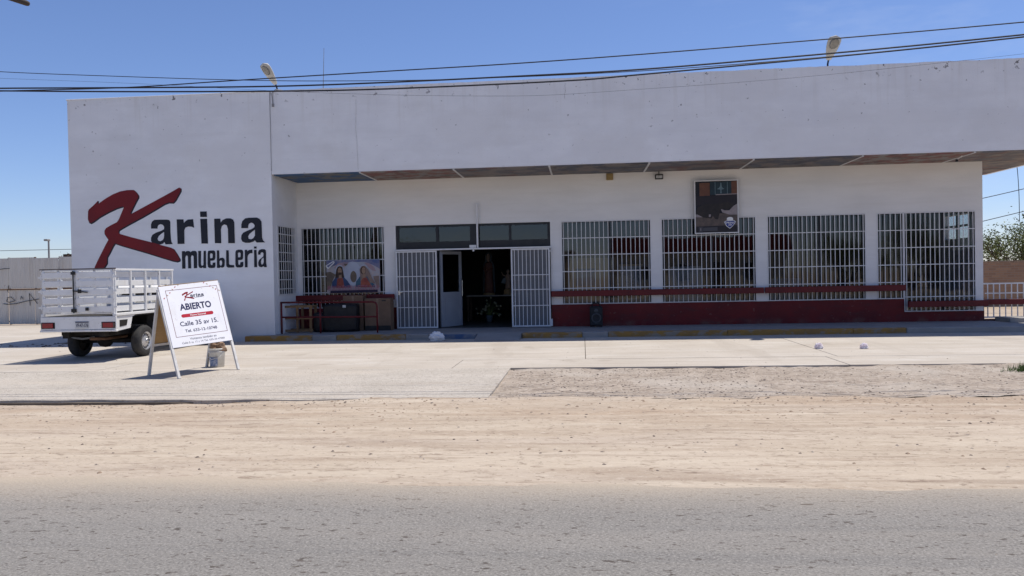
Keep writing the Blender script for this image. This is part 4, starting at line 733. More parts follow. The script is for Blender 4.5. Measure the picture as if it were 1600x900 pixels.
sh = thing('wooden_shelving', (-6.9, 23.0, 0.13), 'tan wooden shelving unit seen through the bars of the left window', 'shelves')
for x in (-7.95, -6.72, -5.75): bx('post', 'wood', sh, x - 0.04, x + 0.04, 23.0, 23.08, 0.131, 3.0)
for z in (0.9, 1.7, 2.62): bx('shelf', 'wood', sh, -7.99, -5.71, 22.97, 23.4, z, z + 0.05)
def sofa(x, y, wdt, label):
    s = thing('sofa', (x, y, 0.13), label, 'sofa')
    bx('seat', 'wood_dark', s, x - wdt / 2, x + wdt / 2, y, y + 0.8, 0.2, 0.58, 0.06); bx('backrest', 'wood_dark', s, x - wdt / 2, x + wdt / 2, y - 0.24, y - 0.01, 0.2, 1.12, 0.08)
    for q in (-1, 1): bx('armrest', 'wood_dark', s, x + q * (wdt / 2 + 0.11) - 0.1, x + q * (wdt / 2 + 0.11) + 0.1, y - 0.2, y + 0.8, 0.2, 0.82, 0.07)
    for q in (-1, 1): bx('leg', 'black_metal', s, x + q * wdt * 0.42 - 0.03, x + q * wdt * 0.42 + 0.03, y + 0.1, y + 0.16, 0.131, 0.2)
sofa(6.4, 22.6, 1.8, 'dark sofa back seen through the third right-hand window grille'); sofa(9.1, 22.7, 1.6, 'dark sofa back seen through the rightmost window grille')

# stock standing close behind the panes
mat('ward_wood', (0.40, 0.29, 0.17), (0.33, 0.23, 0.13), 3, 0.6, stretch=(1, 1, 0.3)); mat('pale_cloth', (0.62, 0.60, 0.56), (0.52, 0.50, 0.47), 2, 0.8); mat('blue_cloth', (0.10, 0.20, 0.30), (0.07, 0.14, 0.22), 3, 0.8)
wr = thing('wardrobe', (0.1, 22.5, 0.13), 'tan wardrobe behind the bars of the window right of the doorway', 'wardrobe')
bx('carcass', 'ward_wood', wr, -0.45, 0.75, 22.3, 22.85, 0.131, 2.05, 0.01)
for a, b in ((-0.43, 0.14), (0.16, 0.73)): d_ = bx('door', 'ward_wood', wr, a, b, 22.275, 22.298, 0.2, 2.0, 0.006); bx('handle', 'chrome', d_, b - 0.06 if a < 0 else a + 0.04, b - 0.04 if a < 0 else a + 0.06, 22.255, 22.274, 0.95, 1.15)
bx('poster_panel', 'blue_cloth', wr, -0.2, 0.35, 22.262, 22.268, 1.25, 1.75)
def mattress(x, wdt, h, m, label):
    q = thing('mattress', (x, 22.5, 0.13), label, 'mattress')
    bx('mattress_body', m, q, x - wdt / 2, x + wdt / 2, 22.35, 22.58, 0.131, h, 0.06); bx('piping', 'ward_wood', q, x - wdt / 2 - 0.004, x + wdt / 2 + 0.004, 22.355, 22.37, h * 0.5, h * 0.5 + 0.02)
mattress(2.95, 0.95, 1.75, 'pale_cloth', 'pale mattress standing behind the window under the advert poster')
mattress(5.75, 0.9, 1.35, 'blue_cloth', 'bluish mattress standing behind the third barred window right of the door')
db = thing('dresser', (1.4, 22.5, 0.13), 'dark dresser behind the bars right of the tan wardrobe', 'dresser')
bx('carcass', 'wood_dark', db, 0.95, 1.85, 22.3, 22.75, 0.131, 1.0, 0.01)
for z in (0.25, 0.5, 0.75): d_ = bx('drawer', 'wood_dark', db, 0.98, 1.82, 22.28, 22.298, z, z + 0.2, 0.006); bx('handle', 'chrome', d_, 1.3, 1.5, 22.262, 22.279, z + 0.09, z + 0.11)
MB().box(1.05, 1.75, 22.5, 22.53, 1.0, 1.85).build('mirror_back', 'ward_wood', db); bx('mirror', 'flood_lens', db, 1.1, 1.7, 22.49, 22.499, 1.05, 1.8)
# ------------------------------------------------------------------ roof: street lamps and antenna
def street_lamp(loc, label, lean):
    s = thing('street_lamp', loc, label, 'lamp', 'street lamps on the roof edge')
    d = Vector(lean).normalized(); side = d.cross(Vector((0, 0, 1))).normalized(); n = side.cross(d).normalized()   # n: upper side
    b = Vector(loc); e = b + Vector((0, 0, 0.10))
    MB().tube([b, e, e + Vector((0, 0, 0.03)) + d * 0.05, e + d * 0.12 + Vector((0, 0, 0.03))], 0.022, 8).build('arm', 'cable_black', s, smooth=True)
    h = e + d * 0.08 + Vector((0, 0, 0.03)); L_ = 0.62; mb = MB(); nr, ns = 12, 14
    for i in range(nr + 1):
        t = i / nr; wd = 0.05 + 0.125 * math.sin(math.pi * min(1, t * 0.62 + 0.04)) ** 1.2 * (1 if t < 0.8 else math.sqrt(max(0.02, 1 - ((t - 0.8) / 0.2) ** 2)))
        if i == nr: wd = 0.02
        for k in range(ns):
            a = 2 * math.pi * k / ns; u, v = math.cos(a) * wd, math.sin(a) * (0.085 if math.sin(a) > 0 else 0.03) * min(1, wd / 0.09)
            mb.v.append(h + d * (L_ * t) + side * u + n * v)
    for i in range(nr):
        for k in range(ns): mb.f.append((i * ns + k, i * ns + (k + 1) % ns, (i + 1) * ns + (k + 1) % ns, (i + 1) * ns + k))
    mb.f.append(tuple(range(ns))); mb.f.append(tuple(nr * ns + k for k in range(ns)))
    mb.build('head', 'lamp_grey', s, smooth=True)
    lens = [h + d * (L_ * (0.60 + 0.19 * math.cos(2 * math.pi * k / 20) + 0.09)) + side * (0.105 * math.sin(2 * math.pi * k / 20)) - n * 0.030 for k in range(20)]
    MB().prism(lens, -n * 0.022).build('lens', 'lamp_lens', s)
    rim = [h + d * (L_ * (0.69 + 0.205 * math.cos(2 * math.pi * k / 20))) + side * (0.115 * math.sin(2 * math.pi * k / 20)) - n * 0.030 for k in range(21)]
    MB().tube(rim, 0.010, 5, False).build('lens_rim', 'pole_grey', s)
    return s
street_lamp((-8.05, 20.0, 6.63), 'leaning cobra-head street lamp on the roof where the corner block meets the fascia', (-0.26, -0.50, 0.66))
street_lamp((6.22, 20.0, 6.63), 'upright cobra-head street lamp on the right part of the roof', (0.10, -0.55, 0.72))
single(MB().tube([(-8.14, 24, 4.78), (-8.14, 24, 7.6), (-8.08, 24, 8.97)], [0.014, 0.012, 0.006], 6).build('antenna_mast', 'pole_grey'), 'very thin antenna mast rising above the roof', 'antenna')

# ------------------------------------------------------------------ overhead cables and the pole they leave from
CB = {'C1': (0.006, 'thin overhead cable sagging lowest across the middle of the sky'), 'C2': (0.0085, 'overhead cable that crosses the others and climbs highest on the right'),
      'C3': (0.012, 'upper of the two thick overhead cables'), 'C4': (0.012, 'lower thick overhead cable grazing the roof edge'), 'C5': (0.002, 'hair-thin wire hanging just below the roof edge')}
for k, pts in CABLES.items():
    ORG[0] = Vector(pts[0]); single(MB().tube(wires(pts), CB[k][0], 6).build('cable', 'cable_black'), CB[k][1], 'cable', 'overhead cables across the shop front')
up_ = thing('utility_pole', (-9.3, 9.3, -0.1), 'dark pole arm with a rounded end poking into the top left corner', 'utility pole')
MB().tube([(-9.3, 9.3, -0.3), (-9.3, 9.3, 7.6)], [0.15, 0.11], 12).build('pole', 'pole_wood', up_, smooth=True)
a0, a1 = Vector((-9.25, 9.12, 5.98)), Vector((-6.78, 9.0, 5.085))
MB().tube([a0, a1 - (a1 - a0).normalized() * 0.03, a1, a1 + (a1 - a0).normalized() * 0.012], [0.034, 0.034, 0.028, 0.012], 10).build('arm', 'pole_wood', up_, smooth=True)
# ------------------------------------------------------------------ stake-bed pickup
tk = thing('stake_bed_truck', (-10.3, 16.0, 0), 'white pickup truck with slatted stake bed, backed towards the street by the logo wall', 'truck')
XL, XR, YR, YF, ZT = -11.13, -9.49, 14.86, 17.15, 1.89
XM = (XL + XR) / 2
# rear doors: each a frame with five slats
zs = [1.02 + k * 0.176 for k in range(5)]
def stake_door(x0, x1):
    f = MB().box(x0, x0 + 0.06, YR, YR + 0.04, 0.985, ZT).box(x1 - 0.06, x1, YR, YR + 0.04, 0.985, ZT).box(x0 + 0.05, x1 - 0.05, YR + 0.002, YR + 0.038, 0.98, 1.0).box(x0 + 0.05, x1 - 0.05, YR + 0.002, YR + 0.038, ZT - 0.03, ZT - 0.001).build('rear_door', 'truck_white', tk, 0.005)
    for z in zs: MB().box(x0 + 0.02, x1 - 0.02, YR - 0.012, YR - 0.001, z, z + 0.112).box(x0 + 0.055, x1 - 0.055, YR - 0.001, YR + 0.045, z - 0.012, z - 0.001).build('slat', 'truck_white', f, 0.003)
    MB().box((x0 + x1) / 2 - 0.02, (x0 + x1) / 2 + 0.02, YR + 0.002, YR + 0.03, 0.99, ZT - 0.01).build('stile', 'truck_white', f)
    for xe in ((x0, ) if x0 < XM - 0.5 else (x1, )):
        for z in (1.12, 1.45, 1.74): MB().tube([(xe, YR - 0.012, z - 0.05), (xe, YR - 0.012, z + 0.05)], 0.014, 8).box(xe - 0.07, xe + 0.07, YR - 0.0135, YR - 0.0125, z - 0.02, z + 0.02).build('hinge', 'truck_white', f)
    return f
d1 = stake_door(XL + 0.04, XM - 0.055); d2 = stake_door(XM - 0.045, XR - 0.04)
MB().tube([(XM - 0.07, YR - 0.03, 1.0), (XM - 0.07, YR - 0.03, ZT - 0.02)], 0.012, 8).box(XM - 0.12, XM - 0.02, YR - 0.045, YR - 0.013, 1.02, 1.09).box(XM - 0.11, XM - 0.03, YR - 0.045, YR - 0.013, 1.79, 1.85).build('lock_rod', 'black_metal', d1)
MB().bar((XM - 0.07, YR - 0.045, 1.46), (XM + 0.24, YR - 0.04, 1.425), 0.022).box(XM + 0.04, XM + 0.09, YR - 0.06, YR - 0.013, 1.41, 1.49).box(XM + 0.19, XM + 0.24, YR - 0.05, YR - 0.013, 1.05, 1.11).build('latch', 'black_metal', d2)
MB().box(XL, XR, YR - 0.004, YR + 0.035, ZT + 0.002, ZT + 0.025).build('top_strip', 'tail_dark', tk)
# side panels
def side(x, s):
    f = MB()
    for y in (YR + 0.05, YR + 0.60, YR + 1.15, YR + 1.70, YF - 0.05): f.box(x - 0.02, x + 0.02, y - 0.02, y + 0.02, 0.99, ZT - 0.03)
    f.box(x - 0.025, x + 0.025, YR, YF, ZT - 0.03, ZT + 0.01)
    f = f.build('side_panel', 'truck_white', tk, 0.004)
    for z in zs: bx('slat', 'truck_white', f, x - 0.034 * s if s > 0 else x + 0.021, x - 0.021 if s > 0 else x + 0.034, YR + 0.03, YF - 0.03, z, z + 0.112, 0.003)
    bx('sill', 'truck_white', f, x - 0.04, x + 0.04, YR, YF, 0.93, 0.985, 0.006)
side(XL + 0.04, -1); side(XR - 0.04, 1)
hb = MB().box(XL + 0.08, XR - 0.08, YF - 0.02, YF + 0.02, 0.99, 1.05).box(XL + 0.08, XR - 0.08, YF - 0.02, YF + 0.02, ZT - 0.05, ZT).build('front_panel', 'truck_white', tk)
for x in (-10.9, -10.5, -10.1, -9.7): bx('stile', 'truck_white', hb, x - 0.025, x + 0.025, YF - 0.018, YF + 0.018, 1.05, ZT - 0.05)
for z in zs: bx('slat', 'truck_white', hb, XL + 0.08, XR - 0.08, YF - 0.035, YF - 0.021, z, z + 0.112)
bx('bed_floor', 'underbody', tk, XL + 0.02, XR - 0.02, YR + 0.03, YF, 0.90, 0.93)
# tail panel with lamps and plate
tp = MB().box(XL, XR, YR - 0.01, YR + 0.03, 0.66, 0.925).box(XL - 0.01, XR + 0.01, YR - 0.03, YR + 0.05, 0.615, 0.655).build('tail_panel', 'truck_white', tk, 0.006)
for s in (-1, 1):
    xc = XM + s * 0.655
    tl = bx('tail_light', 'tail_red', tk, xc - 0.115, xc + 0.115, YR - 0.035, YR - 0.012, 0.70, 0.80, 0.006)
    bx('lens', 'tail_dark', tl, xc + s * 0.118 - 0.025, xc + s * 0.118 + 0.025, YR - 0.032, YR - 0.013, 0.70, 0.80); bx('gasket', 'black_metal', tl, xc - 0.15, xc + 0.15, YR - 0.012, YR - 0.0105, 0.685, 0.815)
lp = bx('licence_plate', 'plate_white', tk, XM - 0.06, XM + 0.235, YR - 0.02, YR - 0.011, 0.685, 0.83, 0.004)
place_flat(text_mesh('VF-47-176', 0.03), 'plate_number', 'ink_grey', lp, (XM - 0.06, YR - 0.02, 0.685), (1, 0, 0), (0, 0, 1), (0.015, 0.28, 0.025, 0.105))
bx('plate_band', 'ink_grey', lp, XM - 0.055, XM + 0.23, YR - 0.0225, YR - 0.0205, 0.802, 0.826)
# corner gussets under the bed side
for x in (XL + 0.05, XR - 0.05):
    g = MB(); outer = [(YR + 0.05, 0.925), (YR + 0.72, 0.925), (YR + 0.60, 0.89), (YR + 0.52, 0.655), (YR + 0.05, 0.62)]
    g.prism([(x - 0.03, y, z) for y, z in outer], (0.06, 0, 0)).build('gusset', 'truck_white', tk)
    g = MB().prism([(x - 0.036, y, z) for y, z in ((YR + 0.14, 0.84), (YR + 0.42, 0.84), (YR + 0.38, 0.72), (YR + 0.14, 0.70))], (0.072, 0, 0)).build('gusset_hole', 'underbody', tk)
# chassis
MB().box(-10.75, -10.63, YR + 0.15, 19.3, 0.50, 0.64).box(-9.97, -9.85, YR + 0.15, 19.3, 0.50, 0.64).box(-10.9, -9.7, YR + 0.3, YR + 0.42, 0.52, 0.89).box(-10.95, -9.65, YF - 0.3, YF - 0.15, 0.64, 0.89).box(-10.63, -9.97, YR + 0.7, YR + 0.8, 0.5, 0.6).box(-10.6, -10.0, 16.3, 16.9, 0.36, 0.56).build('chassis', 'underbody', tk)
MB().tube([(-10.98, 15.95, 0.34), (-9.62, 15.95, 0.34)], 0.05, 10).lathe([(0.06, -0.16), (0.13, -0.08), (0.14, 0), (0.13, 0.08), (0.06, 0.16)], 12, (-10.45, 15.95, 0.34), axis='x').build('rear_axle', 'underbody', tk, smooth=True)
MB().tube([(-10.15, 15.0, 0.46), (-10.15, 15.5, 0.42), (-10.2, 17.5, 0.42)], 0.032, 8).lathe([(0.09, -0.3), (0.11, -0.25), (0.11, 0.25), (0.09, 0.3)], 12, (-10.16, 16.7, 0.43), axis='y').build('exhaust', 'rust', tk, smooth=True)
for x in (-11.02, -9.58): bx('mud_flap', 'rubber', tk, x - 0.16, x + 0.16, 16.38, 16.395, 0.30, 0.88)
bx('mud_flap', 'underbody', tk, -11.05, -10.72, 15.40, 15.42, 0.44, 0.61)
MB().tube([(-10.85, 15.42, 0.46), (-10.6, 15.4, 0.43), (-10.35, 15.42, 0.46)], 0.022, 8).build('tow_bar', 'pole_grey', tk)
# wheels
def wheel(x, y, s):
    r = 0.335
    wv = MB().lathe([(0.20, -0.09), (0.29, -0.10), (r - 0.02, -0.085), (r, -0.05), (r, 0.05), (r - 0.02, 0.085), (0.29, 0.10), (0.20, 0.09)], 32, (x, y, r), axis='x', caps=False)
    t = wv.build('wheel', 'rubber', tk, smooth=True)
    xo = x + s * 0.055
    MB().lathe([(0.205, s * 0.025), (0.19, s * 0.035), (0.175, 0.0), (0.12, -s * 0.005), (0.08, s * 0.03), (0.0, s * 0.032)], 28, (xo, y, r), axis='x', caps=False).build('rim', 'rim_steel', t, smooth=True, recalc=False)
    h = MB()
    for k in range(14):
        a = 2 * math.pi * k / 14; c = (xo + s * 0.001, y + 0.148 * math.cos(a), r + 0.148 * math.sin(a)); h.lathe([(0.016, -0.006), (0.016, 0.006)], 8, c, axis='x')
    h.build('rim_slots', 'black_metal', t)
    MB().lathe([(0.045, -0.01), (0.045, 0.02), (0.03, 0.03)], 12, (xo + s * 0.03, y, r), axis='x').build('hub_cap', 'chrome', t, smooth=True)
    MB().lathe([(0.20, -s * 0.02), (0.05, -s * 0.06), (0.0, -s * 0.06)], 20, (x, y, r), axis='x', caps=False).build('brake_drum', 'underbody', t, smooth=True)
for y in (15.95, 18.78):
    for x, s in ((-11.03, -1), (-9.585, 1)): wheel(x, y, s)
# cab and bonnet
cw, cx0, cx1 = 'truck_white', -11.08, -9.54
prof = [(17.22, 0.45), (17.22, 1.20), (17.28, 1.48), (17.40, 1.535), (18.05, 1.525), (18.25, 1.47), (18.62, 1.13), (19.35, 1.03), (19.53, 0.92), (19.56, 0.45)]
MB().prism([(cx0, y, z) for y, z in prof], (cx1 - cx0, 0, 0)).build('cab', cw, tk, 0.03)
MB().prism([(cx0 + 0.2, 17.215, 1.2), (cx1 - 0.2, 17.215, 1.2), (cx1 - 0.25, 17.265, 1.43), (cx0 + 0.25, 17.265, 1.43)], (0, -0.012, 0.003)).build('rear_window', 'black_metal', tk)
for x, s in ((cx0 - 0.006, -1), (cx1 + 0.001, 1)):
    MB().prism([(x, 17.42, 1.18), (x, 18.50, 1.18), (x, 18.22, 1.42), (x, 17.45, 1.45)], (0.006, 0, 0)).build('side_window', 'black_metal', tk)
    dr = MB().prism([(x, 17.35, 0.52), (x, 18.42, 0.52), (x, 18.48, 1.14), (x, 17.35, 1.14)], (0.005, 0, 0)).build('door', cw, tk)
    MB().box(x - 0.02 if s < 0 else x + 0.004, x if s < 0 else x + 0.024, 17.45, 17.60, 1.02, 1.05).build('handle', 'black_metal', dr)
    MB().box(x + s * 0.10 - 0.06, x + s * 0.10 + 0.06, 18.38, 18.44, 1.20, 1.38).build('mirror', 'black_metal', tk, 0.015)
bx('bumper', 'black_metal', tk, cx0, cx1, 19.50, 19.62, 0.42, 0.60, 0.02)
for x in (-10.9, -9.72): bx('headlight', 'flood_lens', tk, x - 0.13, x + 0.13, 19.50, 19.565, 0.72, 0.88, 0.01)

# ------------------------------------------------------------------ A-frame sign
FL, FR, RL, RR = (Vector((*p, 0.0)) for p in ((-6.63, 12.08), (-6.165, 13.27), (-7.50, 12.60), (-7.06, 13.78)))
AL, AR = Vector((-7.152, 12.392, 1.536)), Vector((-6.709, 13.627, 1.626))
sg = thing('a_frame_sign', (-6.85, 12.9, 0), 'white A-frame pavement sign reading ABIERTO standing in front of the truck', 'sign')
f0 = 0.325
bl, br = FL.lerp(AL, f0), FR.lerp(AR, f0)
ex = (br - bl); Wd = ex.length; ex.normalize(); ey = ((AL - bl) + (AR - br)) / 2; ey = (ey - ex * ey.dot(ex)); Hd = ey.length; ey.normalize(); nn = ex.cross(ey).normalized()
# sheared panel basis so that both side edges follow the legs
def PT(u, v):
    p = (bl.lerp(br, u)).lerp(AL.lerp(AR, u), v); return p - nn * (p - bl).dot(nn)
pan = MB().prism([PT(0, 0), PT(1, 0), PT(1, 1), PT(0, 1)], -nn * 0.012).build('front_panel', 'sign_white', sg, 0.002)
rl0, rr0 = RL.lerp(AL, 0.35), RR.lerp(AR, 0.35); rn = (rr0 - rl0).cross(AL - rl0).normalized()
MB().prism([rl0, rr0, AR, AL], rn * 0.008).build('rear_panel', 'hardboard', sg)
for a, b, s in ((FL, AL, 1), (FR, AR, 1), (RL, AL, -1), (RR, AR, -1)):
    off = -nn * 0.034 if s > 0 else rn * 0.03
    a_ = a + off * 0.9; a_.z = 0.0
    MB().bar(a_, a_.lerp(b + off * 0.9, 0.965), 0.05, 0.035, tuple(nn)).build('leg', 'sign_leg', sg, 0.003)
MB().bar(RL.lerp(AL, 0.34) + rn * 0.02, RR.lerp(AR, 0.34) + rn * 0.02, 0.03, 0.04).build('brace', 'sign_leg', sg)
MB().bar(AL.lerp(AR, 0.01) - nn * 0.022 - ey * 0.012, AL.lerp(AR, 0.99) - nn * 0.022 - ey * 0.012, 0.018, 0.018).build('hinge_bar', 'sign_leg', sg)
def on_panel(me, name, m, box, parent=pan, lift=0.0015):
    xs = [v.co.x for v in me.vertices]; ys = [v.co.y for v in me.vertices]; a, b, c, d = min(xs), max(xs), min(ys), max(ys)
    for v in me.vertices:
        u = box[0] + (v.co.x - a) / (b - a) * (box[1] - box[0]); w_ = box[2] + (v.co.y - c) / (d - c) * (box[3] - box[2])
        v.co = PT(u, w_) + nn * (lift + v.co.z) - ORG[0]
    me.materials.append(MATS[m]); me.name = name; return link(name, me, parent)
def quad(name, m, u0, u1, v0, v1, lift=0.0015):
    MB().prism([PT(u0, v0) + nn * lift, PT(u1, v0) + nn * lift, PT(u1, v1) + nn * lift, PT(u0, v1) + nn * lift], -nn * 0.001).build(name, m, pan)
for q in ((0.088, 0.955, 0.906, 0.912), (0.088, 0.955, 0.155, 0.161), (0.088, 0.094, 0.161, 0.906), (0.949, 0.955, 0.161, 0.906)): quad('border', 'ink_border', *q)
K2 = dict(LETTERS)
kx = [p for p in K2['K'][0]]; x0_, x1_ = -13.40, -8.62; z0_, z1_ = 1.9, 4.16
def logo(nm, m, polys):
    me = curve_mesh(polys, 0.001)
    for v in me.vertices:
        u = 0.335 + (v.co.x - x0_) / (x1_ - x0_) * 0.345; w_ = 0.715 + (v.co.y - z0_) / (z1_ - z0_) * 0.145
        v.co = PT(u, w_) + nn * (0.002 if nm == 'K' else 0.003) - ORG[0]
    me.materials.append(MATS[m]); link('printed_letter', me, pan)
for nm in ('K', 'a', 'r', 'i', 'n', 'a2'): logo(nm, 'ink_red' if nm == 'K' else 'ink_navy', K2[nm])
quad('underline', 'ink_grey', 0.53, 0.665, 0.752, 0.757)
on_panel(text_mesh('ABIERTO', 0.03), 'printed_word', 'ink_navy', (0.250, 0.780, 0.567, 0.675))
pill = [(0.03 * math.cos(a) , 0.027 * math.sin(a)) for a in [math.pi / 2 + math.pi * k / 10 for k in range(11)]]
pp = [PT(0.275 + x, 0.479 + y) for x, y in pill] + [PT(0.755 - x, 0.479 - y) for x, y in pill]
MB().prism([p + nn * 0.0015 for p in pp], -nn * 0.001).build('red_pill', 'ink_red', pan)
on_panel(text_mesh('Nueva Sucursal', 0.02), 'printed_word', 'ink_white', (0.39, 0.65, 0.466, 0.493), lift=0.003)
on_panel(text_mesh('Calle 35 av 15.', 0.012), 'printed_word', 'ink_navy', (0.195, 0.833, 0.318, 0.392))
on_panel(text_mesh('Tel. 633-12-10748', 0.012), 'printed_word', 'ink_navy', (0.25, 0.785, 0.214, 0.262))
on_panel(text_mesh('Visítanos también en', 0.0), 'printed_word', 'ink_grey', (0.295, 0.743, 0.092, 0.128))
on_panel(text_mesh('Calle 5 av 12 y 14 Tel. 633-33-47080', 0.0), 'printed_word', 'ink_grey', (0.155, 0.876, 0.032, 0.068))
mat('pennant_red', (0.40, 0.03, 0.05)); mat('pennant_tan', (0.45, 0.33, 0.22))
for k, (u, v) in enumerate([(0.05, 0.80), (0.105, 0.84), (0.155, 0.88), (0.205, 0.925), (0.255, 0.965), (0.305, 0.99), (0.745, 0.985), (0.79, 0.955), (0.835, 0.92), (0.88, 0.885), (0.925, 0.86), (0.975, 0.83)]):
    sgn = 1 if k % 2 else -1
    MB().prism([PT(u - 0.014, v + 0.008 * sgn) + nn * 0.0026, PT(u + 0.014, v - 0.004 * sgn) + nn * 0.0026, PT(u + 0.004 * sgn, v - 0.024) + nn * 0.0026], -nn * 0.001).build('pennant', 'pennant_red' if k % 2 == 0 else 'pennant_tan', pan)

# bucket and bags
bk = thing('plastic_bucket', (-6.83, 13.77, 0), 'dirty white plastic bucket full of scraps behind the A-frame sign', 'bucket')
MB().lathe([(0.0, 0.012), (0.122, 0.012), (0.15, 0.345), (0.156, 0.35), (0.156, 0.325), (0.148, 0.32), (0.146, 0.30), (0.154, 0.295), (0.153, 0.27), (0.142, 0.265), (0.125, 0.002), (0.0, 0.002)], 26, (-6.83, 13.77, 0), caps=False).build('bucket_body', 'bucket_white', bk, smooth=True)
lab = MB(); nL = 12
for k in range(nL + 1):
    a = math.radians(205 + 95 * k / nL)
    for z, r in ((0.03, 0.1295), (0.19, 0.1385)): lab.v.append(Vector((-6.83 + r * math.cos(a), 13.77 + r * math.sin(a), z)))
for k in range(nL): lab.f.append((2 * k, 2 * k + 2, 2 * k + 3, 2 * k + 1))
lab.build('label', 'bucket_label', bk, smooth=True, recalc=False)
MB().tube([(-6.98, 13.75, 0.29), (-6.96, 13.66, 0.20), (-6.85, 13.60, 0.15), (-6.72, 13.66, 0.20), (-6.68, 13.75, 0.29)], 0.006, 6).build('handle', 'bucket_white', bk)
lump('paper_scrap', 'paper_brown', (-6.80, 13.77, 0.28), (0.13, 0.11, 0.13), 5.5, 0.4, bk, 3)
MB().box(-6.93, -6.87, 13.73, 13.80, 0.25, 0.46).bar((-6.76, 13.74, 0.3), (-6.70, 13.70, 0.45), 0.07, 0.012).build('scrap_piece', 'paper_brown', bk)
def bag(name, m, loc, s, seed, label, grp=None):
    ORG[0] = Vector(loc); o = lump(name, m, loc, s, seed, 0.18, None, 5, 0.16); o.data.shade_flat(); return single(o, label, 'bag', grp)
bag('plastic_bag', 'plastic_bag', (-3.66, 18.95, 0.0), (0.21, 0.17, 0.15), 31.7, 'crumpled white plastic bag lying at the edge of the shade before the doorway')
bag('scrap_bag', 'pink_bag', (4.70, 15.9, 0.0), (0.085, 0.07, 0.08), 2.4, 'small pinkish-white bag on the concrete, the left one', 'small pinkish bags on the concrete')
bag('scrap_bag', 'pink_bag', (5.54, 15.8, 0.0), (0.085, 0.07, 0.075), 6.1, 'small pinkish-white bag on the concrete, the right one', 'small pinkish bags on the concrete')

# ------------------------------------------------------------------ left background
fc = thing('sheet_metal_fence', (-23.5, 29.1, 0), 'tall grey corrugated metal fence with graffiti left of the shop', 'fence')
ex_ = [-27.4, -26.35, -25.3, -24.22, -23.14, -22.01, -20.95, -19.9, -18.85]
for a, b in zip(ex_[:-1], ex_[1:]):
    for z0, z1 in ((0.02, 1.40), (1.46, 2.70 + random.uniform(-0.03, 0.04))):
        mb = MB(); n = 20; yy = 29.1 + random.uniform(-0.01, 0.01)
        for k in range(n + 1):
            x = a + 0.008 + (b - a - 0.016) * k / n; y = yy + (0.022 if (k // 1) % 2 else -0.0)
            mb.v += [Vector((x, y, z0)), Vector((x, y, z1))]
        for k in range(n): mb.f.append((2 * k, 2 * k + 2, 2 * k + 3, 2 * k + 1))
        mb.build('metal_sheet', 'sheet_metal', fc, recalc=False)
for x in ex_: bx('post', 'rust', fc, x - 0.03, x + 0.03, 29.14, 29.2, 0, 2.72)
for z in (1.40, 2.62, 0.1): bx('rail', 'rust', fc, -27.4, -18.85, 29.08 if z == 1.40 else 29.14, 29.2 if z != 1.40 else 29.12, z, z + 0.05)
def graf(pts): MB().tube([(x, 29.075, z) for x, z in pts], 0.012, 5).build('graffiti', 'black_paint', fc)
X_ = lambda zx: -23.5 + (zx / 5) * 0.02766; Z_ = lambda zy: 2.74 - (zy / 5 + 350 - 402) * 0.02606
for L_ in ([(20, 622), (60, 627), (120, 624), (200, 605), (300, 590)], [(55, 575), (85, 570), (115, 600), (70, 612), (48, 602), (60, 580)], [(160, 590), (165, 566), (182, 590)], [(232, 640), (228, 545), (262, 590), (290, 625)], [(70, 480), (62, 520), (66, 535)], [(0, 355), (40, 350), (80, 350)]): graf([(X_(x), Z_(y)) for x, y in L_])
hs = thing('flat_roofed_house', (-21.6, 34.5, 0), 'brown flat-roofed house glimpsed between fence and shop', 'house')
MB().box(-24.0, -17.0, 34.0, 40, -0.1, 2.75).build('wall', 'tan_wall', hs); MB().box(-24.15, -16.85, 33.85, 40.1, 2.752, 3.0).build('roof', 'wood_dark', hs)
for x in (-23.2, -21.9, -20.5): f = bx('window', 'plate_white', hs, x - 0.45, x + 0.45, 33.97, 33.995, 0.9, 2.0); bx('pane', 'black_metal', f, x - 0.38, x - 0.03, 33.96, 33.969, 0.97, 1.93); bx('pane', 'black_metal', f, x + 0.03, x + 0.38, 33.96, 33.969, 0.97, 1.93)
cl = thing('evaporative_cooler', (-22.8, 32.5, 0), 'white box cooler on dark legs beside the brown house', 'cooler')
bx('cooler_box', 'truck_white', cl, -23.35, -22.5, 32.2, 32.9, 2.34, 2.66, 0.01)
for x in (-23.25, -22.92, -22.6): bx('leg', 'black_metal', cl, x - 0.04, x + 0.04, 32.25, 32.85, 0, 2.335)
lpst = thing('lamp_post', (-33.0, 45, 0), 'thin grey lamp post behind the metal fence', 'lamp post')
MB().tube([(-33.05, 45, -0.1), (-33.03, 45, 4.3)], [0.07, 0.05], 8).build('pole', 'pole_grey', lpst); MB().box(-33.22, -32.98, 44.8, 45.1, 4.3, 4.42).build('lamp_head', 'pole_grey', lpst, 0.02)
fp2 = thing('distant_utility_pole', (-98, 143, 0), 'far-off utility pole with a crossarm above the metal fence', 'utility pole')
MB().tube([(-98, 143, 0), (-98, 143, 8.6)], [0.16, 0.12], 8).build('pole', 'pole_wood', fp2); MB().bar((-99.3, 143, 8.2), (-96.7, 143, 8.2), 0.16).build('crossarm', 'pole_wood', fp2)
for x in (-99.1, -98.5, -96.9): MB().lathe([(0.06, 8.28), (0.09, 8.42), (0.04, 8.55)], 8, (x, 143, 0)).build('insulator', 'pole_grey', fp2)
ORG[0] = Vector((-98, 143, 8.4)); single(MB().tube([(-150, 150, 8.9), (-98, 143, 8.45), (-60, 138, 8.6), (-20, 132, 9.3)], 0.05, 5).build('distant_cable', 'cable_black'), 'far-off power line above the metal fence', 'cable')

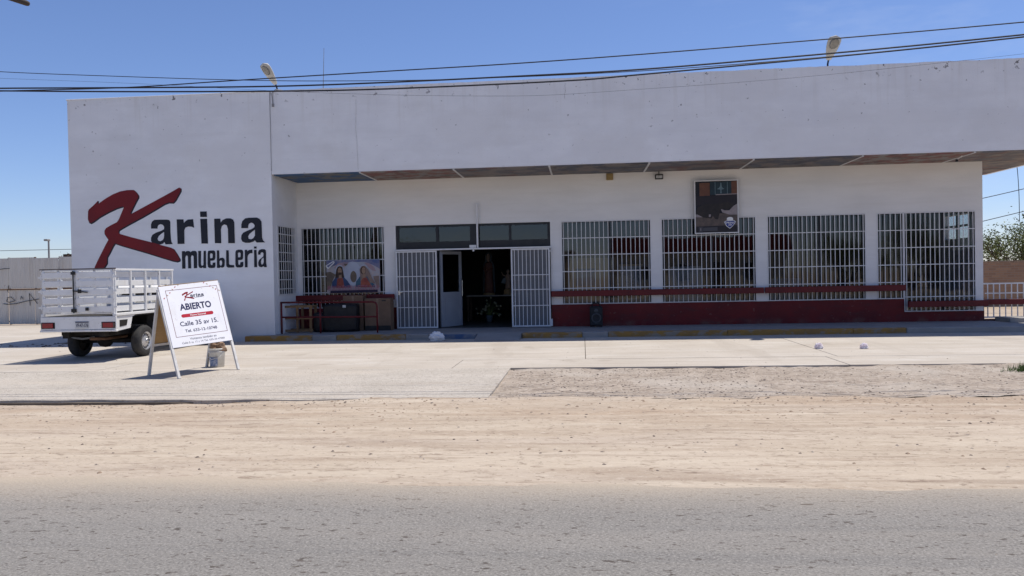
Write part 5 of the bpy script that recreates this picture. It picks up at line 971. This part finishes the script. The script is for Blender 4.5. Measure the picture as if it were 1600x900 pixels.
sb = thing('dry_shrub', (-21.2, 30.4, 0), 'dark dry shrub between the metal fence and the shop corner', 'shrub')
tw = MB(); lf = MB()
for k in range(60):
    a = random.random() * 6.28; t_ = Vector((-21.0 + random.gauss(0, 0.3), 30.4 + random.gauss(0, 0.3), random.uniform(1.2, 2.75))); tw.tube([(-21.0, 30.4, 0), (-21.0 + 0.2 * math.cos(a), 30.4 + 0.2 * math.sin(a), 0.9), t_], [0.02, 0.014, 0.005], 4)
    for q in range(28):
        c = t_ + Vector((random.gauss(0, 0.16), random.gauss(0, 0.16), random.gauss(-0.1, 0.22))); d = Vector((random.uniform(-1, 1), random.uniform(-1, 1), random.uniform(-1, 1))).normalized() * 0.09; e = d.cross(Vector((0.3, 0.5, 0.8))).normalized() * 0.025
        lf.add([c, c + d * 0.5 + e, c + d, c + d * 0.5 - e], [(0, 1, 2, 3)])
tw.build('trunk', 'bark', sb, recalc=False); struct(lf.build('crown', 'wood_dark', sb, recalc=False), 'stuff')
# ------------------------------------------------------------------ right background
wl_ = thing('brick_wall', (20, 34, 0), 'low brown brick wall beyond the right corner of the shop', 'wall')
MB().box(14.0, 40, 34, 34.2, -0.2, 1.74).build('wall_body', 'brick_wall', wl_); n = 26
for k in range(n): bx('cap_brick', 'tan_wall', wl_, 14.0 + k + 0.01, 14.99 + k, 33.98, 34.22, 1.742, 1.80 + random.uniform(-0.01, 0.015))
bf = thing('barred_fence', (12.6, 21.7, 0), 'low white barred fence on a red kerb at the right corner of the shop', 'fence')
bx('base', 'red_paint', bf, 10.72, 16, 21.62, 21.78, -0.05, 0.17, 0.01); bx('rail', 'red_rail', bf, 10.72, 16, 21.58, 21.66, 0.56, 0.70, 0.006)
MB().box(10.72, 16, 21.69, 21.72, 1.10, 1.135).box(10.72, 16, 21.69, 21.72, 0.20, 0.235).build('frame', 'white_metal', bf)
bars(bf, (10.75, 21.705, 0), (1, 0, 0), 5.2, 0.235, 1.10, [0.86], 34, 0.022)
for x in (11.9, 14.2): bx('post', 'white_metal', bf, x - 0.07, x + 0.07, 21.64, 21.77, 0.172, 1.2)
stp = thing('concrete_step', (12, 20.6, 0), 'low grey concrete step at the right end of the sidewalk', 'step')
bx('lower_tread', 'sidewalk', stp, 10.95, 14.5, 20.2, 20.84, -0.05, 0.12, 0.01); bx('upper_tread', 'sidewalk', stp, 10.95, 14.5, 20.85, 21.6, -0.05, 0.24, 0.01)
for i, (pts, lb) in enumerate((([(12, 30, 3.55), (16.28, 30, 4.41), (24, 30, 6.2)], 'upper wire behind the shop over the brick wall'), ([(12, 30, 2.6), (16.27, 30, 3.58), (24, 30, 5.3)], 'lower wire behind the shop over the brick wall'))):
    ORG[0] = Vector(pts[0]); single(MB().tube(wires(pts), 0.014, 5).build('wire', 'cable_black'), lb, 'cable', 'wires over the brick wall')
ORG[0] = Vector((16.1, 30, 5)); single(MB().tube(wires([(16.0, 30, 5.6), (16.06, 30, 5.0), (16.10, 30, 4.2), (16.11, 30, 3.2)]), 0.012, 5).build('hanging_wire', 'cable_black'), 'wire hanging straight down beside the right corner of the shop', 'cable')

def tree(loc, h, rx, rz, seed, nleaf, label):
    rnd = random.Random(seed); t = thing('mesquite_tree', loc, label, 'tree', 'mesquite trees behind the brick wall' if loc[1] > 0 else 'trees across the street'); b = Vector(loc)
    tips = []; tr_ = MB()
    def branch(p, d, ln, r, lev):
        pts = [p]; q = p
        for k in range(4):
            d = (d + Vector((rnd.uniform(-1, 1), rnd.uniform(-1, 1), rnd.uniform(-0.3, 0.6))) * 0.25).normalized(); q = q + d * ln / 4; pts.append(q)
        tr_.tube(pts, [r * (1 - 0.15 * k) for k in range(5)], 6)
        if lev == 0 or r < 0.008: tips.extend(pts[1:]); return
        if lev < 3: tips.extend(pts[3:])
        for k in range(rnd.choice((3, 4))):
            nd = (d * 0.6 + Vector((rnd.uniform(-1, 1), rnd.uniform(-1, 1), rnd.uniform(-0.25, 0.8)))).normalized(); branch(pts[rnd.choice((2, 3, 4))], nd, ln * rnd.uniform(0.6, 0.85), r * 0.55, lev - 1)
    for k in range(4):
        a = k * 1.6 + rnd.random(); branch(b, Vector((math.cos(a) * 0.6, math.sin(a) * 0.6, 1)).normalized(), h * 0.42, 0.11, 4)
    tr_.build('trunk', 'bark', t, recalc=False)
    for mname in ('leaf', 'leaf_pale'):
        lf = MB()
        for k in range(nleaf // 2):
            c = rnd.choice(tips) + Vector((rnd.gauss(0, 0.22), rnd.gauss(0, 0.22), rnd.gauss(0, 0.18)))
            d = Vector((rnd.uniform(-1, 1), rnd.uniform(-1, 1), rnd.uniform(-0.8, 0.5))).normalized(); s = d.cross(Vector((rnd.uniform(-1, 1), rnd.uniform(-1, 1), rnd.uniform(-1, 1)))).normalized()
            ln, wd = rnd.uniform(0.08, 0.17), rnd.uniform(0.018, 0.04)
            lf.add([c, c + d * ln * 0.5 + s * wd, c + d * ln, c + d * ln * 0.5 - s * wd], [(0, 1, 2, 3)])
        struct(lf.build('crown', mname, t, recalc=False), 'stuff')
tree((21.0, 38, -0.1), 3.9, 3, 2, 5, 9000, 'airy pale green mesquite tree behind the brick wall right of the shop')
tree((25.5, 40, -0.1), 3.6, 3, 2, 9, 6000, 'second mesquite tree farther right behind the brick wall')
# grass tuft on the right
ORG[0] = Vector((6.62, 12.25, -0.02)); gb = MB()
for k in range(260):
    a, r = random.random() * 6.28, abs(random.gauss(0, 0.11)); p = Vector((6.62 + r * 1.5 * math.cos(a), 12.25 + r * math.sin(a), -0.02)); h = random.uniform(0.05, 0.16) * (1.2 - r * 2)
    d = Vector((random.uniform(-0.08, 0.08), random.uniform(-0.08, 0.08), max(h, 0.03))); s = Vector((-d.y, d.x, 0)).normalized() * 0.006 if d.xy.length > 0 else Vector((0.006, 0, 0))
    gb.add([p - s, p + s, p + d], [(0, 1, 2)])
struct(single(gb.build('grass_tuft', 'grass_green', recalc=False), 'small green grass tuft at the right edge of the gravel', 'grass'), 'stuff')

# trees across the street, mirrored darkly in the panes
for k, (x, y, h, lb) in enumerate(((19.5, -16.5, 4.6, 'bushy tree across the street beside the cream house'), (25.0, -18, 5.4, 'tall tree across the street farther right'), (-15.0, -17, 4.8, 'tree across the street beside the garage'))):
    tree((x, y, -0.1), h, 3, 2, 20 + k, 7000, lb)
# ------------------------------------------------------------------ house across the street (mirrored in the panes)
oh = thing('house_across_street', (6, -15, 0), 'cream house with a red roof band across the street', 'house')
MB().box(2.5, 15, -22, -15, -0.1, 3.0).build('wall', 'cream_wall', oh); MB().box(2.2, 15.3, -22.2, -14.6, 3.002, 4.2).build('roof_band', 'red_rail', oh)
for x in (4.5, 7.5, 12.5): f = bx('window', 'plate_white', oh, x - 0.6, x + 0.6, -14.995, -14.96, 0.9, 2.2); bx('pane', 'black_metal', f, x - 0.52, x + 0.52, -14.959, -14.95, 0.98, 2.12)
bx('door', 'wood_dark', oh, 9.5, 10.5, -14.995, -14.95, 0, 2.2)
oh2 = thing('garage_across_street', (-6, -16, 0), 'grey garage block across the street', 'house')
MB().box(-12, -1, -22, -16, -0.1, 3.2).build('wall', 'tan_wall', oh2); bx('door', 'sheet_metal', oh2, -6, -3, -15.995, -15.95, 0, 2.6); MB().box(-12.2, -0.8, -22.2, -15.8, 3.202, 3.4).build('roof', 'sidewalk', oh2)
oh3 = thing('shed_across_street', (34, -17, 0), 'long brown shed across the street far right', 'house')
MB().box(28, 48, -22, -16, -0.1, 2.6).build('wall', 'tan_wall', oh3); MB().box(27.8, 48.2, -22.2, -15.8, 2.602, 2.8).build('roof', 'wood_dark', oh3)
for x in (30, 34, 38, 42): f = bx('window', 'plate_white', oh3, x - 0.7, x + 0.7, -15.995, -15.96, 0.8, 2.0); bx('pane', 'black_metal', f, x - 0.62, x + 0.62, -15.959, -15.95, 0.88, 1.92)
bpy.context.view_layer.update()
